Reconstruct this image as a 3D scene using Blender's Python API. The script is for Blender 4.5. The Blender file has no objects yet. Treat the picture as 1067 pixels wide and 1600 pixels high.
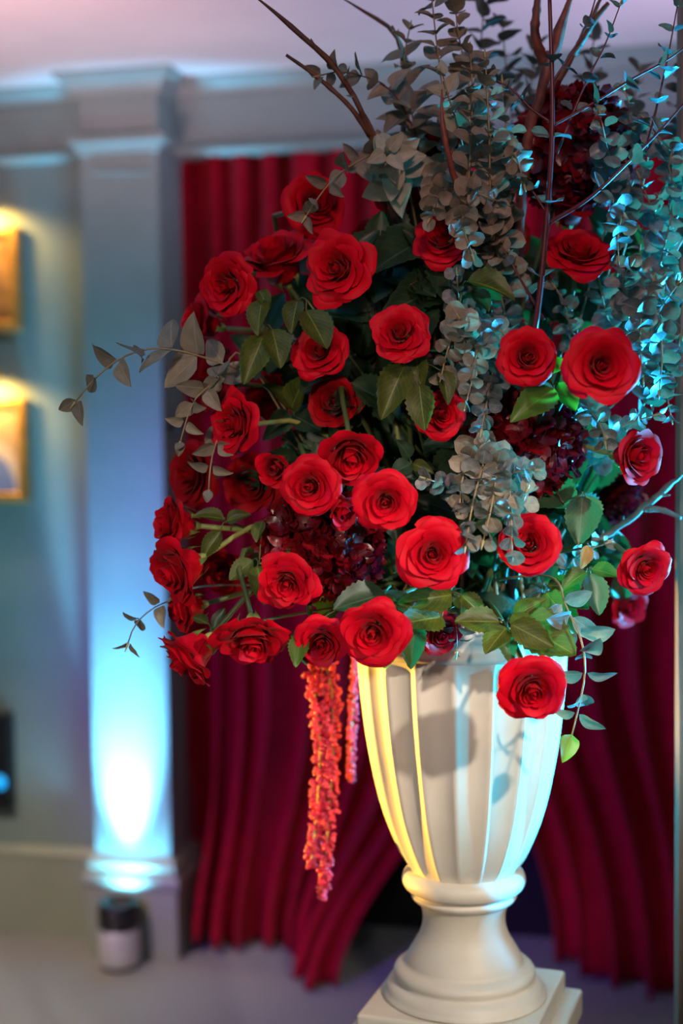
import bpy, math, random
from mathutils import Vector, Matrix, noise

# ------------------------------------------------------------------ camera
F = 2222.0                      # focal length in pixels of a 1067x1600 frame (50 mm on 24x36)
CZ = 1.5
PITCH, ROLL = math.radians(3.5), math.radians(-0.65)
scene = bpy.context.scene
COL = scene.collection
cam_d = bpy.data.cameras.new('camera')
cam = bpy.data.objects.new('camera', cam_d)
COL.objects.link(cam)
CAM_R = Matrix.Rotation(math.pi / 2 - PITCH, 3, 'X') @ Matrix.Rotation(ROLL, 3, 'Z')
cam.matrix_world = Matrix.Translation((0, 0, CZ)) @ CAM_R.to_4x4()
cam_d.sensor_fit = 'VERTICAL'
cam_d.sensor_height = 36.0
cam_d.sensor_width = 24.0
cam_d.lens = 50.0
cam_d.clip_start = 0.05
cam_d.dof.use_dof = True
cam_d.dof.focus_distance = 1.78
cam_d.dof.aperture_fstop = 1.9
scene.camera = cam

# ------------------------------------------------------------------ world, lights, exposure
vs = scene.view_settings
vs.view_transform = 'Standard'
vs.look = 'None'
vs.gamma = 1.0
vs.use_curve_mapping = False
vs.exposure = 0.0
world = bpy.data.worlds.new('world')
scene.world = world
world.use_nodes = True
bg = world.node_tree.nodes['Background']
bg.inputs[0].default_value = (0.80, 0.74, 0.82, 1)
bg.inputs[1].default_value = 0.06


def spot(name, loc, target, power, color, angle, blend=0.4, radius=0.04):
    d = bpy.data.lights.new(name, 'SPOT')
    d.energy = power
    d.color = color
    d.spot_size = math.radians(angle)
    d.spot_blend = blend
    d.shadow_soft_size = radius
    o = bpy.data.objects.new(name, d)
    COL.objects.link(o)
    o.location = loc
    o.rotation_euler = (Vector(target) - Vector(loc)).to_track_quat('-Z', 'Y').to_euler()
    return o


spot('key_spot', (0.95, 0.05, 2.05), (0.06, 1.9, 0.98), 150, (1.0, 0.86, 0.73), 28, 0.8, 0.035)
spot('front_spot', (-0.75, -0.5, 1.75), (-0.02, 1.9, 1.26), 92, (1.0, 0.83, 0.70), 29, 1.0, 0.08)
spot('amber_spot', (-1.25, 2.66, 0.72), (0.08, 1.98, 1.07), 400, (1.0, 0.52, 0.07), 19, 0.35, 0.03)
spot('cyan_spot', (1.50, 2.28, 1.02), (0.42, 1.95, 1.34), 1050, (0.02, 0.50, 1.0), 56, 0.5, 0.05)
spot('cyan_front_spot', (1.85, 1.40, 0.95), (0.32, 1.95, 1.22), 125, (0.0, 0.60, 1.0), 25, 0.5, 0.05)
spot('blue_wash', (-1.5, 1.6, 0.8), (0.02, 3.8, 0.85), 210, (0.28, 0.06, 1.0), 50, 0.8, 0.05)
spot('cyan_wall_wash', (-1.5, 3.0, 0.15), (-0.7, 4.1, 1.75), 52, (0.26, 0.76, 0.95), 62, 0.9, 0.05)
spot('cyan_frieze_wash', (1.9, 2.6, 0.3), (0.2, 3.9, 2.3), 44, (0.18, 0.72, 0.95), 50, 0.9, 0.05)
spot('pink_ceiling_wash', (-1.0, 2.6, 1.6), (-0.75, 3.5, 2.62), 84, (1.0, 0.52, 0.54), 70, 0.9, 0.2)
spot('lavender_ceiling_wash', (1.1, 2.6, 1.6), (0.25, 3.45, 2.62), 78, (0.84, 0.60, 0.98), 78, 0.9, 0.2)
spot('warm_floor_wash', (-1.4, 2.2, 2.2), (-0.98, 3.75, 0.10), 190, (1.0, 0.77, 0.60), 40, 0.9, 0.1)  # unseen warm spot from above, for the left floor and baseboard
spot('curtain_glow', (0.2, 0.2, 2.3), (0.3, 4.0, 0.9), 42, (1.0, 0.55, 0.50), 42, 0.9, 0.1)

# ------------------------------------------------------------------ helpers


def P(px, py, Y):
    """the point at world depth Y that lies on the line of sight through a pixel"""
    d = CAM_R @ Vector(((px - 533.5) / F, -(py - 800.0) / F, -1.0))
    return Vector((0, 0, CZ)) + d * (Y / d.y)


def floor_point(px, py, z=0.0):
    d = CAM_R @ Vector(((px - 533.5) / F, -(py - 800.0) / F, -1.0))
    k = (z - CZ) / d.z
    return Vector((0, 0, CZ)) + d * k


ANG = math.radians(12.5)
WU = Vector((math.cos(ANG), -math.sin(ANG), 0))
WN = Vector((-math.sin(ANG), -math.cos(ANG), 0))
WO = floor_point(210, 1493)
WALL_M = Matrix.Translation(WO) @ Matrix.Rotation(-ANG, 4, 'Z') @ Matrix.Diagonal((1, -1, 1, 1))
# wall frame: u along the wall (to the right), n out of the wall (towards the room), z up


def wuz(px, py, n=0.0):
    """(u, z) on the plane n of the wall frame seen through a pixel"""
    d = CAM_R @ Vector(((px - 533.5) / F, -(py - 800.0) / F, -1.0))
    C = Vector((0, 0, CZ))
    k = ((WO - C).dot(WN) + n) / d.dot(WN)
    p = C + d * k - WO
    return p.dot(WU), p.z


def wp(u, n, z):
    return WO + WU * u + WN * n + Vector((0, 0, z))


def mesh_obj(name, verts, faces, mat, parent=None, smooth=True, uvs=None, link=True):
    me = bpy.data.meshes.new(name)
    me.from_pydata([tuple(v) for v in verts], [], faces)
    if smooth:
        me.polygons.foreach_set('use_smooth', [True] * len(me.polygons))
    if uvs is not None:
        lay = me.uv_layers.new(name='UVMap')
        for lp in me.loops:
            lay.data[lp.index].uv = uvs[lp.vertex_index]
    if mat is not None:
        me.materials.append(mat)
    me.update()
    o = bpy.data.objects.new(name, me)
    if parent is not None:
        o.parent = parent
    COL.objects.link(o)
    return o


def data_obj(name, me, parent=None, matrix=None):
    o = bpy.data.objects.new(name, me)
    if parent is not None:
        o.parent = parent
    if matrix is not None:
        o.matrix_basis = matrix
    COL.objects.link(o)
    return o


def empty(name, matrix=None):
    o = bpy.data.objects.new(name, None)
    o.empty_display_size = 0.05
    if matrix is not None:
        o.matrix_basis = matrix
    COL.objects.link(o)
    return o


def tag(o, label=None, cat=None, group=None, kind=None):
    if label:
        o['label'] = label
    if cat:
        o['category'] = cat
    if group:
        o['group'] = group
    if kind:
        o['kind'] = kind
    return o


def box_data(x0, x1, y0, y1, z0, z1):
    v = [(x0, y0, z0), (x1, y0, z0), (x1, y1, z0), (x0, y1, z0), (x0, y0, z1), (x1, y0, z1), (x1, y1, z1), (x0, y1, z1)]
    f = [(0, 3, 2, 1), (4, 5, 6, 7), (0, 1, 5, 4), (1, 2, 6, 5), (2, 3, 7, 6), (3, 0, 4, 7)]
    return v, f


def wall_verts(vs_):
    """(u, n, z) -> world"""
    return [wp(*v) for v in vs_]


def fix_normals(o):
    import bmesh
    bm = bmesh.new()
    bm.from_mesh(o.data)
    bmesh.ops.recalc_face_normals(bm, faces=bm.faces)
    bm.to_mesh(o.data)
    bm.free()
    return o


def bevel(o, w, seg=2):
    m = o.modifiers.new('bevel', 'BEVEL')
    m.width = w
    m.segments = seg
    m.limit_method = 'ANGLE'
    m.angle_limit = math.radians(40)
    return o


def wall_box(name, u0, u1, n0, n1, z0, z1, mat, parent=None, bev=0.0):
    v, f = box_data(u0, u1, n0, n1, z0, z1)
    o = fix_normals(mesh_obj(name, wall_verts(v), f, mat, parent, smooth=False))
    if bev:
        bevel(o, bev)
    return o


def ring_sweep(name, u0, u1, nf, nb, prof, mat, parent=None):
    """a moulding that returns round a block: prof = [(d, z)], rings at offset d from the block's faces"""
    verts, faces = [], []
    for d, z in prof:
        verts += [(u0 - d, nb, z), (u0 - d, nf + d, z), (u1 + d, nf + d, z), (u1 + d, nb, z)]
    k = len(prof)
    for i in range(k - 1):
        a, b = i * 4, i * 4 + 4
        for j in range(4):
            faces.append((a + j, a + (j + 1) % 4, b + (j + 1) % 4, b + j))
    faces.append((3, 2, 1, 0))
    faces.append(tuple(range(4 * k - 4, 4 * k)))
    return fix_normals(mesh_obj(name, wall_verts(verts), faces, mat, parent, smooth=False))


def extrude_profile(name, u0, u1, prof, mat, parent=None):
    """closed profile [(n, z)] drawn along the wall"""
    k = len(prof)
    verts = [(u0, n, z) for n, z in prof] + [(u1, n, z) for n, z in prof]
    faces = [(i, (i + 1) % k, k + (i + 1) % k, k + i) for i in range(k)]
    faces += [tuple(range(k)), tuple(range(k, 2 * k))]
    return fix_normals(mesh_obj(name, wall_verts(verts), faces, mat, parent, smooth=False))


def frame_from(ydir, zhint):
    y = ydir.normalized()
    z = zhint - y * zhint.dot(y)
    if z.length < 1e-4:
        z = y.orthogonal()
    z.normalize()
    x = y.cross(z)
    return Matrix((x, y, z)).transposed()


def catmull(pts, n):
    """n points along a Catmull-Rom curve through pts, even in arc length"""
    if len(pts) == 2:
        dense = [pts[0].lerp(pts[1], i / 20) for i in range(21)]
    else:
        q = [pts[0] * 2 - pts[1]] + list(pts) + [pts[-1] * 2 - pts[-2]]
        dense = []
        for i in range(1, len(q) - 2):
            p0, p1, p2, p3 = q[i - 1], q[i], q[i + 1], q[i + 2]
            for s in range(12):
                t = s / 12
                dense.append(0.5 * ((2 * p1) + (p2 - p0) * t + (2 * p0 - 5 * p1 + 4 * p2 - p3) * t * t + (3 * p1 - p0 - 3 * p2 + p3) * t ** 3))
        dense.append(q[-2])
    L = [0.0]
    for a, b in zip(dense, dense[1:]):
        L.append(L[-1] + (b - a).length)
    out, j = [], 0
    for i in range(n):
        t = L[-1] * i / (n - 1)
        while j < len(L) - 2 and L[j + 1] < t:
            j += 1
        k = (t - L[j]) / max(L[j + 1] - L[j], 1e-9)
        out.append(dense[j].lerp(dense[j + 1], min(max(k, 0), 1)))
    return out, L[-1]


def tube_data(pts, r0, r1, sides=7, knob=0.0, rnd=None, tip=False):
    verts, faces = [], []
    nrm = (pts[1] - pts[0]).orthogonal().normalized()
    n = len(pts)
    for i, p in enumerate(pts):
        t = (pts[min(i + 1, n - 1)] - pts[max(i - 1, 0)]).normalized()
        nrm = (nrm - t * nrm.dot(t)).normalized()
        b = t.cross(nrm)
        r = r0 + (r1 - r0) * i / (n - 1)
        if knob and rnd:
            r *= 1 + knob * (rnd.random() if i % 3 == 0 else 0)
        if tip and i > n - 4:
            r *= (n - i) / 4.0
        for k in range(sides):
            a = 2 * math.pi * k / sides
            verts.append(p + (nrm * math.cos(a) + b * math.sin(a)) * r)
    for i in range(n - 1):
        for k in range(sides):
            a, b_ = i * sides + k, i * sides + (k + 1) % sides
            faces.append((a, b_, b_ + sides, a + sides))
    faces.append(tuple(range(sides - 1, -1, -1)))
    faces.append(tuple(range((n - 1) * sides, n * sides)))
    return verts, faces

# ------------------------------------------------------------------ materials


def new_mat(name):
    m = bpy.data.materials.new(name)
    m.use_nodes = True
    nt = m.node_tree
    return m, nt, nt.nodes['Principled BSDF'], nt.nodes['Material Output']


def noise_col(nt, c1, c2, scale, detail=4, coord='Object', fac=(0.35, 0.65)):
    tc = nt.nodes.new('ShaderNodeTexCoord')
    n = nt.nodes.new('ShaderNodeTexNoise')
    n.inputs['Scale'].default_value = scale
    n.inputs['Detail'].default_value = detail
    nt.links.new(tc.outputs[coord], n.inputs['Vector'])
    r = nt.nodes.new('ShaderNodeValToRGB')
    r.color_ramp.elements[0].position, r.color_ramp.elements[1].position = fac
    r.color_ramp.elements[0].color = (*c1, 1)
    r.color_ramp.elements[1].color = (*c2, 1)
    nt.links.new(n.outputs['Fac'], r.inputs['Fac'])
    return r.outputs['Color'], n.outputs['Fac']


def bump(nt, bsdf, height, strength, dist):
    b = nt.nodes.new('ShaderNodeBump')
    b.inputs['Strength'].default_value = strength
    b.inputs['Distance'].default_value = dist
    nt.links.new(height, b.inputs['Height'])
    nt.links.new(b.outputs['Normal'], bsdf.inputs['Normal'])
    return b


def plain(name, c1, c2, scale=20, rough=0.6, bstr=0.1, bdist=0.002, metal=0.0, sheen=0.0, coord='Object', spec=0.5):
    m, nt, b, out = new_mat(name)
    col, fac = noise_col(nt, c1, c2, scale, coord=coord)
    nt.links.new(col, b.inputs['Base Color'])
    b.inputs['Roughness'].default_value = rough
    b.inputs['Metallic'].default_value = metal
    b.inputs['Specular IOR Level'].default_value = spec
    if sheen:
        b.inputs['Sheen Weight'].default_value = sheen
    if bstr:
        bump(nt, b, fac, bstr, bdist)
    return m


def thin_leaf(name, c1, c2, trans_col, trans=0.3, rough=0.5, veins=True, vein_gain=1.5, sheen=0.0, spec=0.5, scale=3.0, vary=0.25):
    """thin plant tissue: principled surface mixed with a translucent one; colour varies a little from piece to piece"""
    m, nt, b, out = new_mat(name)
    L = nt.links
    col, fac = noise_col(nt, c1, c2, scale, 3, 'UV')
    info = nt.nodes.new('ShaderNodeObjectInfo')
    mr = nt.nodes.new('ShaderNodeMapRange')
    mr.inputs['To Min'].default_value = 1 - vary
    mr.inputs['To Max'].default_value = 1 + vary
    L.new(info.outputs['Random'], mr.inputs['Value'])
    hsv = nt.nodes.new('ShaderNodeHueSaturation')
    L.new(mr.outputs['Result'], hsv.inputs['Value'])
    L.new(col, hsv.inputs['Color'])
    color = hsv.outputs['Color']
    if veins:
        tc = nt.nodes.new('ShaderNodeTexCoord')
        sx = nt.nodes.new('ShaderNodeSeparateXYZ')
        L.new(tc.outputs['UV'], sx.inputs[0])

        def mth(op, a, bb=None):
            n = nt.nodes.new('ShaderNodeMath')
            n.operation = op
            if isinstance(a, (int, float)):
                n.inputs[0].default_value = a
            else:
                L.new(a, n.inputs[0])
            if bb is not None:
                if isinstance(bb, (int, float)):
                    n.inputs[1].default_value = bb
                else:
                    L.new(bb, n.inputs[1])
            return n.outputs[0]
        au = mth('ABSOLUTE', mth('SUBTRACT', sx.outputs['X'], 0.5))
        mid = mth('LESS_THAN', au, 0.022)
        ph = mth('SUBTRACT', mth('MULTIPLY', sx.outputs['Y'], 8.0), mth('MULTIPLY', au, 7.0))
        side = mth('LESS_THAN', mth('FRACT', ph), 0.09)
        v = mth('MAXIMUM', mid, mth('MULTIPLY', side, 0.55))
        mix = nt.nodes.new('ShaderNodeMixRGB')
        L.new(mth('MULTIPLY', v, 0.75), mix.inputs['Fac'])
        L.new(color, mix.inputs['Color1'])
        mix.inputs['Color2'].default_value = (*[min(1, c * vein_gain + 0.01) for c in c2], 1)
        color = mix.outputs['Color']
        bump(nt, b, v, 0.25, 0.001)
    L.new(color, b.inputs['Base Color'])
    b.inputs['Roughness'].default_value = rough
    b.inputs['Specular IOR Level'].default_value = spec
    if sheen:
        b.inputs['Sheen Weight'].default_value = sheen
        b.inputs['Sheen Roughness'].default_value = 0.4
    tr = nt.nodes.new('ShaderNodeBsdfTranslucent')
    tr.inputs['Color'].default_value = (*trans_col, 1)
    mx = nt.nodes.new('ShaderNodeMixShader')
    mx.inputs[0].default_value = trans
    L.new(b.outputs[0], mx.inputs[1])
    L.new(tr.outputs[0], mx.inputs[2])
    L.new(mx.outputs[0], out.inputs['Surface'])
    return m


M = {}
M['paint'] = plain('sage_grey_paint', (0.185, 0.250, 0.235), (0.210, 0.278, 0.262), 6, 0.55, 0.05)
M['paint_low'] = plain('sage_baseboard_paint', (0.26, 0.285, 0.225), (0.29, 0.315, 0.255), 6, 0.45, 0.05)
M['ceiling'] = plain('ceiling_plaster', (0.62, 0.60, 0.60), (0.68, 0.66, 0.66), 3, 0.8, 0.05)
M['carpet'] = plain('grey_carpet', (0.17, 0.165, 0.165), (0.25, 0.245, 0.24), 160, 0.95, 0.6, 0.004, sheen=0.3)
M['dark'] = plain('recess_shade_black', (0.006, 0.006, 0.007), (0.010, 0.009, 0.010), 5, 0.9, 0)  # near-black colour stands in for the darkness behind the curtains
M['velvet'] = plain('red_velvet', (0.26, 0.0010, 0.012), (0.34, 0.002, 0.018), 30, 0.8, 0.15, 0.002, sheen=0.06, spec=0.1)
M['stone'] = plain('cream_urn_paint', (0.70, 0.64, 0.52), (0.80, 0.75, 0.64), 9, 0.48, 0.12, 0.003)
M['post'] = plain('beige_post_paint', (0.24, 0.16, 0.115), (0.27, 0.19, 0.14), 8, 0.5, 0.05)
M['black'] = plain('black_plastic', (0.006, 0.006, 0.007), (0.012, 0.012, 0.013), 40, 0.35, 0.05)
M['silver'] = plain('brushed_silver', (0.55, 0.53, 0.52), (0.68, 0.66, 0.64), 60, 0.42, 0.05, metal=0.35)
M['gold'] = plain('gilt_frame', (0.50, 0.26, 0.06), (0.72, 0.40, 0.10), 30, 0.35, 0.3, 0.003, metal=0.6)
M['brass'] = plain('brass', (0.60, 0.40, 0.14), (0.70, 0.48, 0.18), 30, 0.3, 0, metal=1.0)
M['foam'] = plain('floral_foam', (0.02, 0.05, 0.02), (0.03, 0.07, 0.03), 80, 0.95, 0.4, 0.004)
M['petal'] = thin_leaf('red_rose_petal', (0.50, 0.0006, 0.010), (0.66, 0.0015, 0.018), (0.75, 0.002, 0.016), 0.07, 0.55, veins=False, sheen=0.04, spec=0.14, vary=0.12)
M['petal_dark'] = thin_leaf('shaded_deep_red_petal', (0.26, 0.0008, 0.004), (0.40, 0.002, 0.008), (0.5, 0.003, 0.01), 0.2, 0.6, veins=False, sheen=0.04, spec=0.14, vary=0.15)  # darker petal copy; rear roses carry their shade in its colour
M['hydrangea'] = thin_leaf('burgundy_floret', (0.11, 0.0010, 0.004), (0.22, 0.002, 0.008), (0.3, 0.002, 0.008), 0.15, 0.30, veins=True, vein_gain=1.4, spec=0.7, vary=0.45)
M['euc'] = thin_leaf('grey_eucalyptus_leaf', (0.125, 0.135, 0.135), (0.215, 0.225, 0.22), (0.12, 0.24, 0.11), 0.16, 0.38, veins=True, vein_gain=1.25, spec=0.6, vary=0.3)
M['euc_taupe'] = thin_leaf('taupe_eucalyptus_leaf', (0.245, 0.205, 0.150), (0.33, 0.285, 0.215), (0.28, 0.28, 0.14), 0.2, 0.5, veins=True, vein_gain=1.25, spec=0.4, vary=0.25)
M['euc_pale'] = thin_leaf('pale_eucalyptus_leaf', (0.36, 0.36, 0.27), (0.46, 0.46, 0.34), (0.34, 0.38, 0.18), 0.2, 0.5, veins=True, vein_gain=1.15, spec=0.4, vary=0.15)
M['euc_tip'] = plain('eucalyptus_bud', (0.34, 0.30, 0.12), (0.44, 0.40, 0.20), 30, 0.5, 0)
M['leaf'] = thin_leaf('rose_leaf_green', (0.038, 0.052, 0.008), (0.072, 0.088, 0.016), (0.12, 0.24, 0.02), 0.14, 0.42, veins=True, vein_gain=2.6, spec=0.3, vary=0.3)
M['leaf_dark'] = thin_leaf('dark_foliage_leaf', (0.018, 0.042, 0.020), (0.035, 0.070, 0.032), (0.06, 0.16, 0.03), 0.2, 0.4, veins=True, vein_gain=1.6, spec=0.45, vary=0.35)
M['leaf_bright'] = thin_leaf('bright_green_leaf', (0.07, 0.13, 0.012), (0.10, 0.17, 0.022), (0.20, 0.42, 0.02), 0.28, 0.4, veins=True, vein_gain=1.3, vary=0.15)
M['leaf_dry'] = thin_leaf('dry_tan_leaf', (0.38, 0.24, 0.08), (0.48, 0.32, 0.12), (0.4, 0.25, 0.08), 0.2, 0.6, veins=True, vein_gain=0.7, spec=0.2, vary=0.1)
M['stem'] = plain('rose_stem', (0.05, 0.075, 0.02), (0.09, 0.12, 0.03), 40, 0.45, 0.1)  # green darkened to carry the dimness of the bouquet interior
M['stem_yellow'] = plain('pale_green_stem', (0.30, 0.34, 0.08), (0.38, 0.42, 0.12), 40, 0.45, 0.1)
M['sepal'] = thin_leaf('sepal_green', (0.14, 0.20, 0.04), (0.20, 0.28, 0.07), (0.3, 0.5, 0.05), 0.25, 0.5, veins=False)
M['twig'] = plain('brown_bark', (0.10, 0.040, 0.022), (0.20, 0.085, 0.045), 60, 0.55, 0.5, 0.002)
M['twig_red'] = plain('red_bark', (0.16, 0.035, 0.022), (0.26, 0.07, 0.04), 70, 0.5, 0.5, 0.002)
M['twig_burgundy'] = plain('burgundy_stem_skin', (0.085, 0.012, 0.018), (0.13, 0.022, 0.028), 40, 0.35, 0.1)
M['twig_grey'] = plain('grey_green_bark', (0.11, 0.12, 0.10), (0.18, 0.19, 0.16), 50, 0.5, 0.3)
M['euc_stem'] = plain('eucalyptus_stem', (0.26, 0.19, 0.09), (0.34, 0.26, 0.13), 40, 0.5, 0.1)
M['amaranth'] = thin_leaf('amaranthus_bead', (0.80, 0.035, 0.10), (0.92, 0.11, 0.20), (0.95, 0.09, 0.15), 0.35, 0.3, veins=False, spec=0.7, vary=0.25)

# ================================================================== the setting
uPL, _ = wuz(139, 900)
uPR, _ = wuz(259, 900)
_, z_base_top = wuz(210, 1335, 0.0)
_, z_plinth_top = wuz(210, 1392, 0.02)
_, z_cap0 = wuz(190, 240, 0.0)
_, z_cap1 = wuz(190, 208, 0.03)
_, z_crown0 = wuz(190, 152, 0.0)
_, z_ceil = wuz(190, 104, 0.06)
_, z_frz = wuz(400, 236, -0.12)
_, z_left_ledge = wuz(50, 250, -0.12)
_, z_bb = wuz(60, 1322, -0.12)
NW = -0.13                      # plane of the wall either side of the pilaster
uE = 2.2                        # right end of the wall
uS = -1.3                       # left end

fl = mesh_obj('floor', [(-4, -2.5, 0), (4, -2.5, 0), (4, 6, 0), (-4, 6, 0)], [(0, 1, 2, 3)], M['carpet'], smooth=False)
tag(fl, 'grey carpet floor', kind='structure')
ce = mesh_obj('ceiling', [(-4, -2.5, z_ceil), (-4, 6, z_ceil), (4, 6, z_ceil), (4, -2.5, z_ceil)], [(0, 1, 2, 3)], M['ceiling'], smooth=False)
tag(ce, 'pale plaster ceiling', kind='structure')
wl = wall_box('wall_left', uS, uPL + 0.05, NW - 0.1, NW, 0, z_ceil, M['paint'])
tag(wl, 'sage grey wall with pictures left of the pilaster', kind='structure')
wb = wall_box('wall_back', uPL + 0.05, uE, -0.40, -0.36, 0, z_ceil, M['dark'])
tag(wb, 'recess back wall, blackened for the shade behind the curtains', kind='structure')
wrr = wall_box('wall_recess', uPL + 0.04, uPL + 0.06, -0.38, NW, 0, z_ceil, M['dark'])
tag(wrr, 'recess side wall, blackened for the shade behind the curtains', kind='structure')

# pilaster
pil = empty('trim_1')
tag(pil, 'sage grey pilaster with moulded cap and base', kind='structure')
wall_box('shaft', uPL, uPR, NW - 0.08, 0.0, z_plinth_top, z_ceil, M['paint'], pil, 0.004)
ring_sweep('plinth_block', uPL, uPR, 0, NW - 0.08, [(0.022, 0), (0.022, z_plinth_top - 0.004), (0.018, z_plinth_top)], M['paint_low'], pil)
bz = z_plinth_top
bh = z_base_top - z_plinth_top
ring_sweep('base_moulding', uPL, uPR, 0, NW - 0.08,
           [(0.020, bz), (0.028, bz + bh * 0.12), (0.030, bz + bh * 0.28), (0.026, bz + bh * 0.42), (0.012, bz + bh * 0.52),
            (0.016, bz + bh * 0.60), (0.018, bz + bh * 0.72), (0.010, bz + bh * 0.86), (0.0, bz + bh)], M['paint_low'], pil)
ch = z_cap1 - z_cap0
ring_sweep('capital', uPL, uPR, 0, NW - 0.08,
           [(0.0, z_cap0), (0.006, z_cap0 + ch * 0.1), (0.010, z_cap0 + ch * 0.35), (0.022, z_cap0 + ch * 0.55), (0.026, z_cap0 + ch * 0.60),
            (0.026, z_cap1), (0.0, z_cap1 + 0.004)], M['paint'], pil)
cc = z_ceil - z_crown0
ring_sweep('crown', uPL, uPR, 0, NW - 0.08,
           [(0.004, z_crown0), (0.014, z_crown0 + cc * 0.12), (0.018, z_crown0 + cc * 0.25), (0.030, z_crown0 + cc * 0.55), (0.050, z_crown0 + cc * 0.78),
            (0.056, z_crown0 + cc * 0.86), (0.056, z_ceil)], M['paint'], pil)
for i in range(9):
    u, z = wuz(151 + i * 9.6, 268, 0.0)
    ring_sweep('bead', u - 0.004, u + 0.004, 0.002, -0.01, [(0.0, z - 0.007), (0.003, z - 0.005), (0.004, z), (0.003, z + 0.005), (0.0, z + 0.007)], M['paint'], pil)

# entablature over the curtain
fz = empty('trim_2')
tag(fz, 'grey frieze with crown moulding above the red curtains', kind='structure')
nF = NW + 0.01
wall_box('frieze', uPR, uE, nF - 0.20, nF, z_frz, z_ceil, M['paint'], fz)
extrude_profile('architrave_moulding', uPR, uE, [(nF - 0.01, z_frz - 0.006), (nF + 0.014, z_frz - 0.006), (nF + 0.026, z_frz + 0.006), (nF + 0.026, z_frz + 0.012),
                                                 (nF + 0.008, z_frz + 0.030), (nF - 0.01, z_frz + 0.034)], M['paint'], fz)
extrude_profile('crown', uPR, uE, [(nF - 0.01, z_ceil - 0.045), (nF + 0.008, z_ceil - 0.045), (nF + 0.014, z_ceil - 0.030), (nF + 0.030, z_ceil - 0.018),
                                   (nF + 0.040, z_ceil - 0.008), (nF + 0.040, z_ceil), (nF - 0.01, z_ceil)], M['paint'], fz)
lz = empty('trim_3')
tag(lz, 'grey frieze with ledge moulding above the pictures', kind='structure')
wall_box('frieze', uS, uPL, NW - 0.05, NW + 0.012, z_left_ledge, z_ceil, M['paint'], lz)
extrude_profile('ledge_moulding', uS, uPL - 0.012, [(NW - 0.01, z_left_ledge - 0.012), (NW + 0.018, z_left_ledge - 0.010), (NW + 0.036, z_left_ledge + 0.004), (NW + 0.036, z_left_ledge + 0.010),
                                                   (NW + 0.014, z_left_ledge + 0.022), (NW - 0.01, z_left_ledge + 0.026)], M['paint'], lz)
extrude_profile('crown', uS, uPL, [(NW - 0.01, z_ceil - 0.045), (NW + 0.02, z_ceil - 0.045), (NW + 0.026, z_ceil - 0.030), (NW + 0.042, z_ceil - 0.018),
                                   (NW + 0.052, z_ceil - 0.008), (NW + 0.052, z_ceil), (NW - 0.01, z_ceil)], M['paint'], lz)
bb = empty('baseboard_left')
tag(bb, 'tall sage baseboard under the pictures', kind='structure')
wall_box('board', uS, uPL, NW - 0.02, NW + 0.022, 0, z_bb - 0.03, M['paint_low'], bb, 0.003)
extrude_profile('cap_moulding', uS, uPL, [(NW - 0.01, z_bb - 0.03), (NW + 0.026, z_bb - 0.03), (NW + 0.026, z_bb - 0.018), (NW + 0.012, z_bb), (NW - 0.01, z_bb)], M['paint_low'], bb)

# post at the right picture edge
XP = P(1063, 800, 2.03)
post = empty('trim_4', Matrix.Translation((XP.x, 2.03, 0)))
tag(post, 'beige painted post at the right picture edge beside the bouquet', kind='structure')
v, f = box_data(0, 0.035, 0, 0.035, 0, z_ceil)
bevel(mesh_obj('post_body', v, f, M['post'], post, smooth=False), 0.004)
v, f = box_data(-0.0015, 0.004, -0.004, 0.002, 0, z_ceil)
mesh_obj('corner_bead', v, f, M['post'], post, smooth=False)

# ================================================================== curtains


def curtain(label, uL, uR, nfun, folds, seed, ztop):
    rnd = random.Random(seed)
    NS, NZ = 260, 64
    ph = [rnd.uniform(0, 6.28) for _ in range(5)]
    verts, faces, uvs = [], [], []
    for j in range(NZ + 1):
        h = j / NZ
        z = ztop * (1 - h) ** 1.0
        for i in range(NS + 1):
            s = i / NS
            w = s + 0.012 * math.sin(2 * math.pi * (2.3 * s + 0.35 * h) + ph[0]) + 0.006 * math.sin(2 * math.pi * (5.1 * s - 0.5 * h) + ph[1])
            a = 2 * math.pi * folds * w + 1.6 * noise.noise(Vector((s * 5 + seed, h * 0.3, 3.1)))
            amp = 0.030 + 0.020 * noise.noise(Vector((s * 4, h * 0.6, seed))) + 0.014 * h
            o = math.sin(a) + 0.25 * math.sin(2 * a + ph[3]) + 1.1 * noise.noise(Vector((s * 9, h * 0.35, seed + 7.7)))
            n, dz, du = nfun(s, z)
            n += amp * o
            u = uL(z) * (1 - s) + uR(z) * s + 0.018 * math.cos(a) * (0.5 + h) + du
            zz = max(z + dz + 0.006, 0.006 + 0.004 * (1 + o) * (1 if z < 0.05 else 0))
            verts.append(wp(u, n, zz))
            uvs.append((s, h))
    for j in range(NZ):
        for i in range(NS):
            a = j * (NS + 1) + i
            faces.append((a, a + 1, a + NS + 2, a + NS + 1))
    o = mesh_obj('curtain', verts, faces, M['velvet'], uvs=uvs)
    sm = o.modifiers.new('thickness', 'SOLIDIFY')
    sm.thickness = 0.004
    return tag(o, label, 'curtain')


def ss(a, b, x):
    t = min(max((x - a) / (b - a), 0), 1)
    return t * t * (3 - 2 * t)


NC = -0.18
cu = lambda px, py=900: wuz(px, py, NC)[0]
uA0, uA1 = uPR - 0.03, cu(730)
uA1b = cu(590, 1480)


def nfA(s, z):
    k = ss(0.42, 0.0, z)
    trail = ss(0.60, 0.95, s) * k
    n = NC + 0.07 * k + 0.24 * trail + 0.03 * ss(0.3, 0.0, z) * math.sin(9 * s)
    dz = 0.03 * k * max(0, math.sin(8.5 * s + 0.6)) * (1 - trail)
    return n, dz, -0.07 * trail


curtain('wine red velvet curtain between the pilaster and the urn', lambda z: uA0,
        lambda z: uA1 + (uA1b - uA1) * ss(0.75, 0.02, z), nfA, 9, 4, z_frz + 0.03)
uB0, uB0b, uB1 = cu(726), cu(860, 1490), cu(1330)


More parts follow.
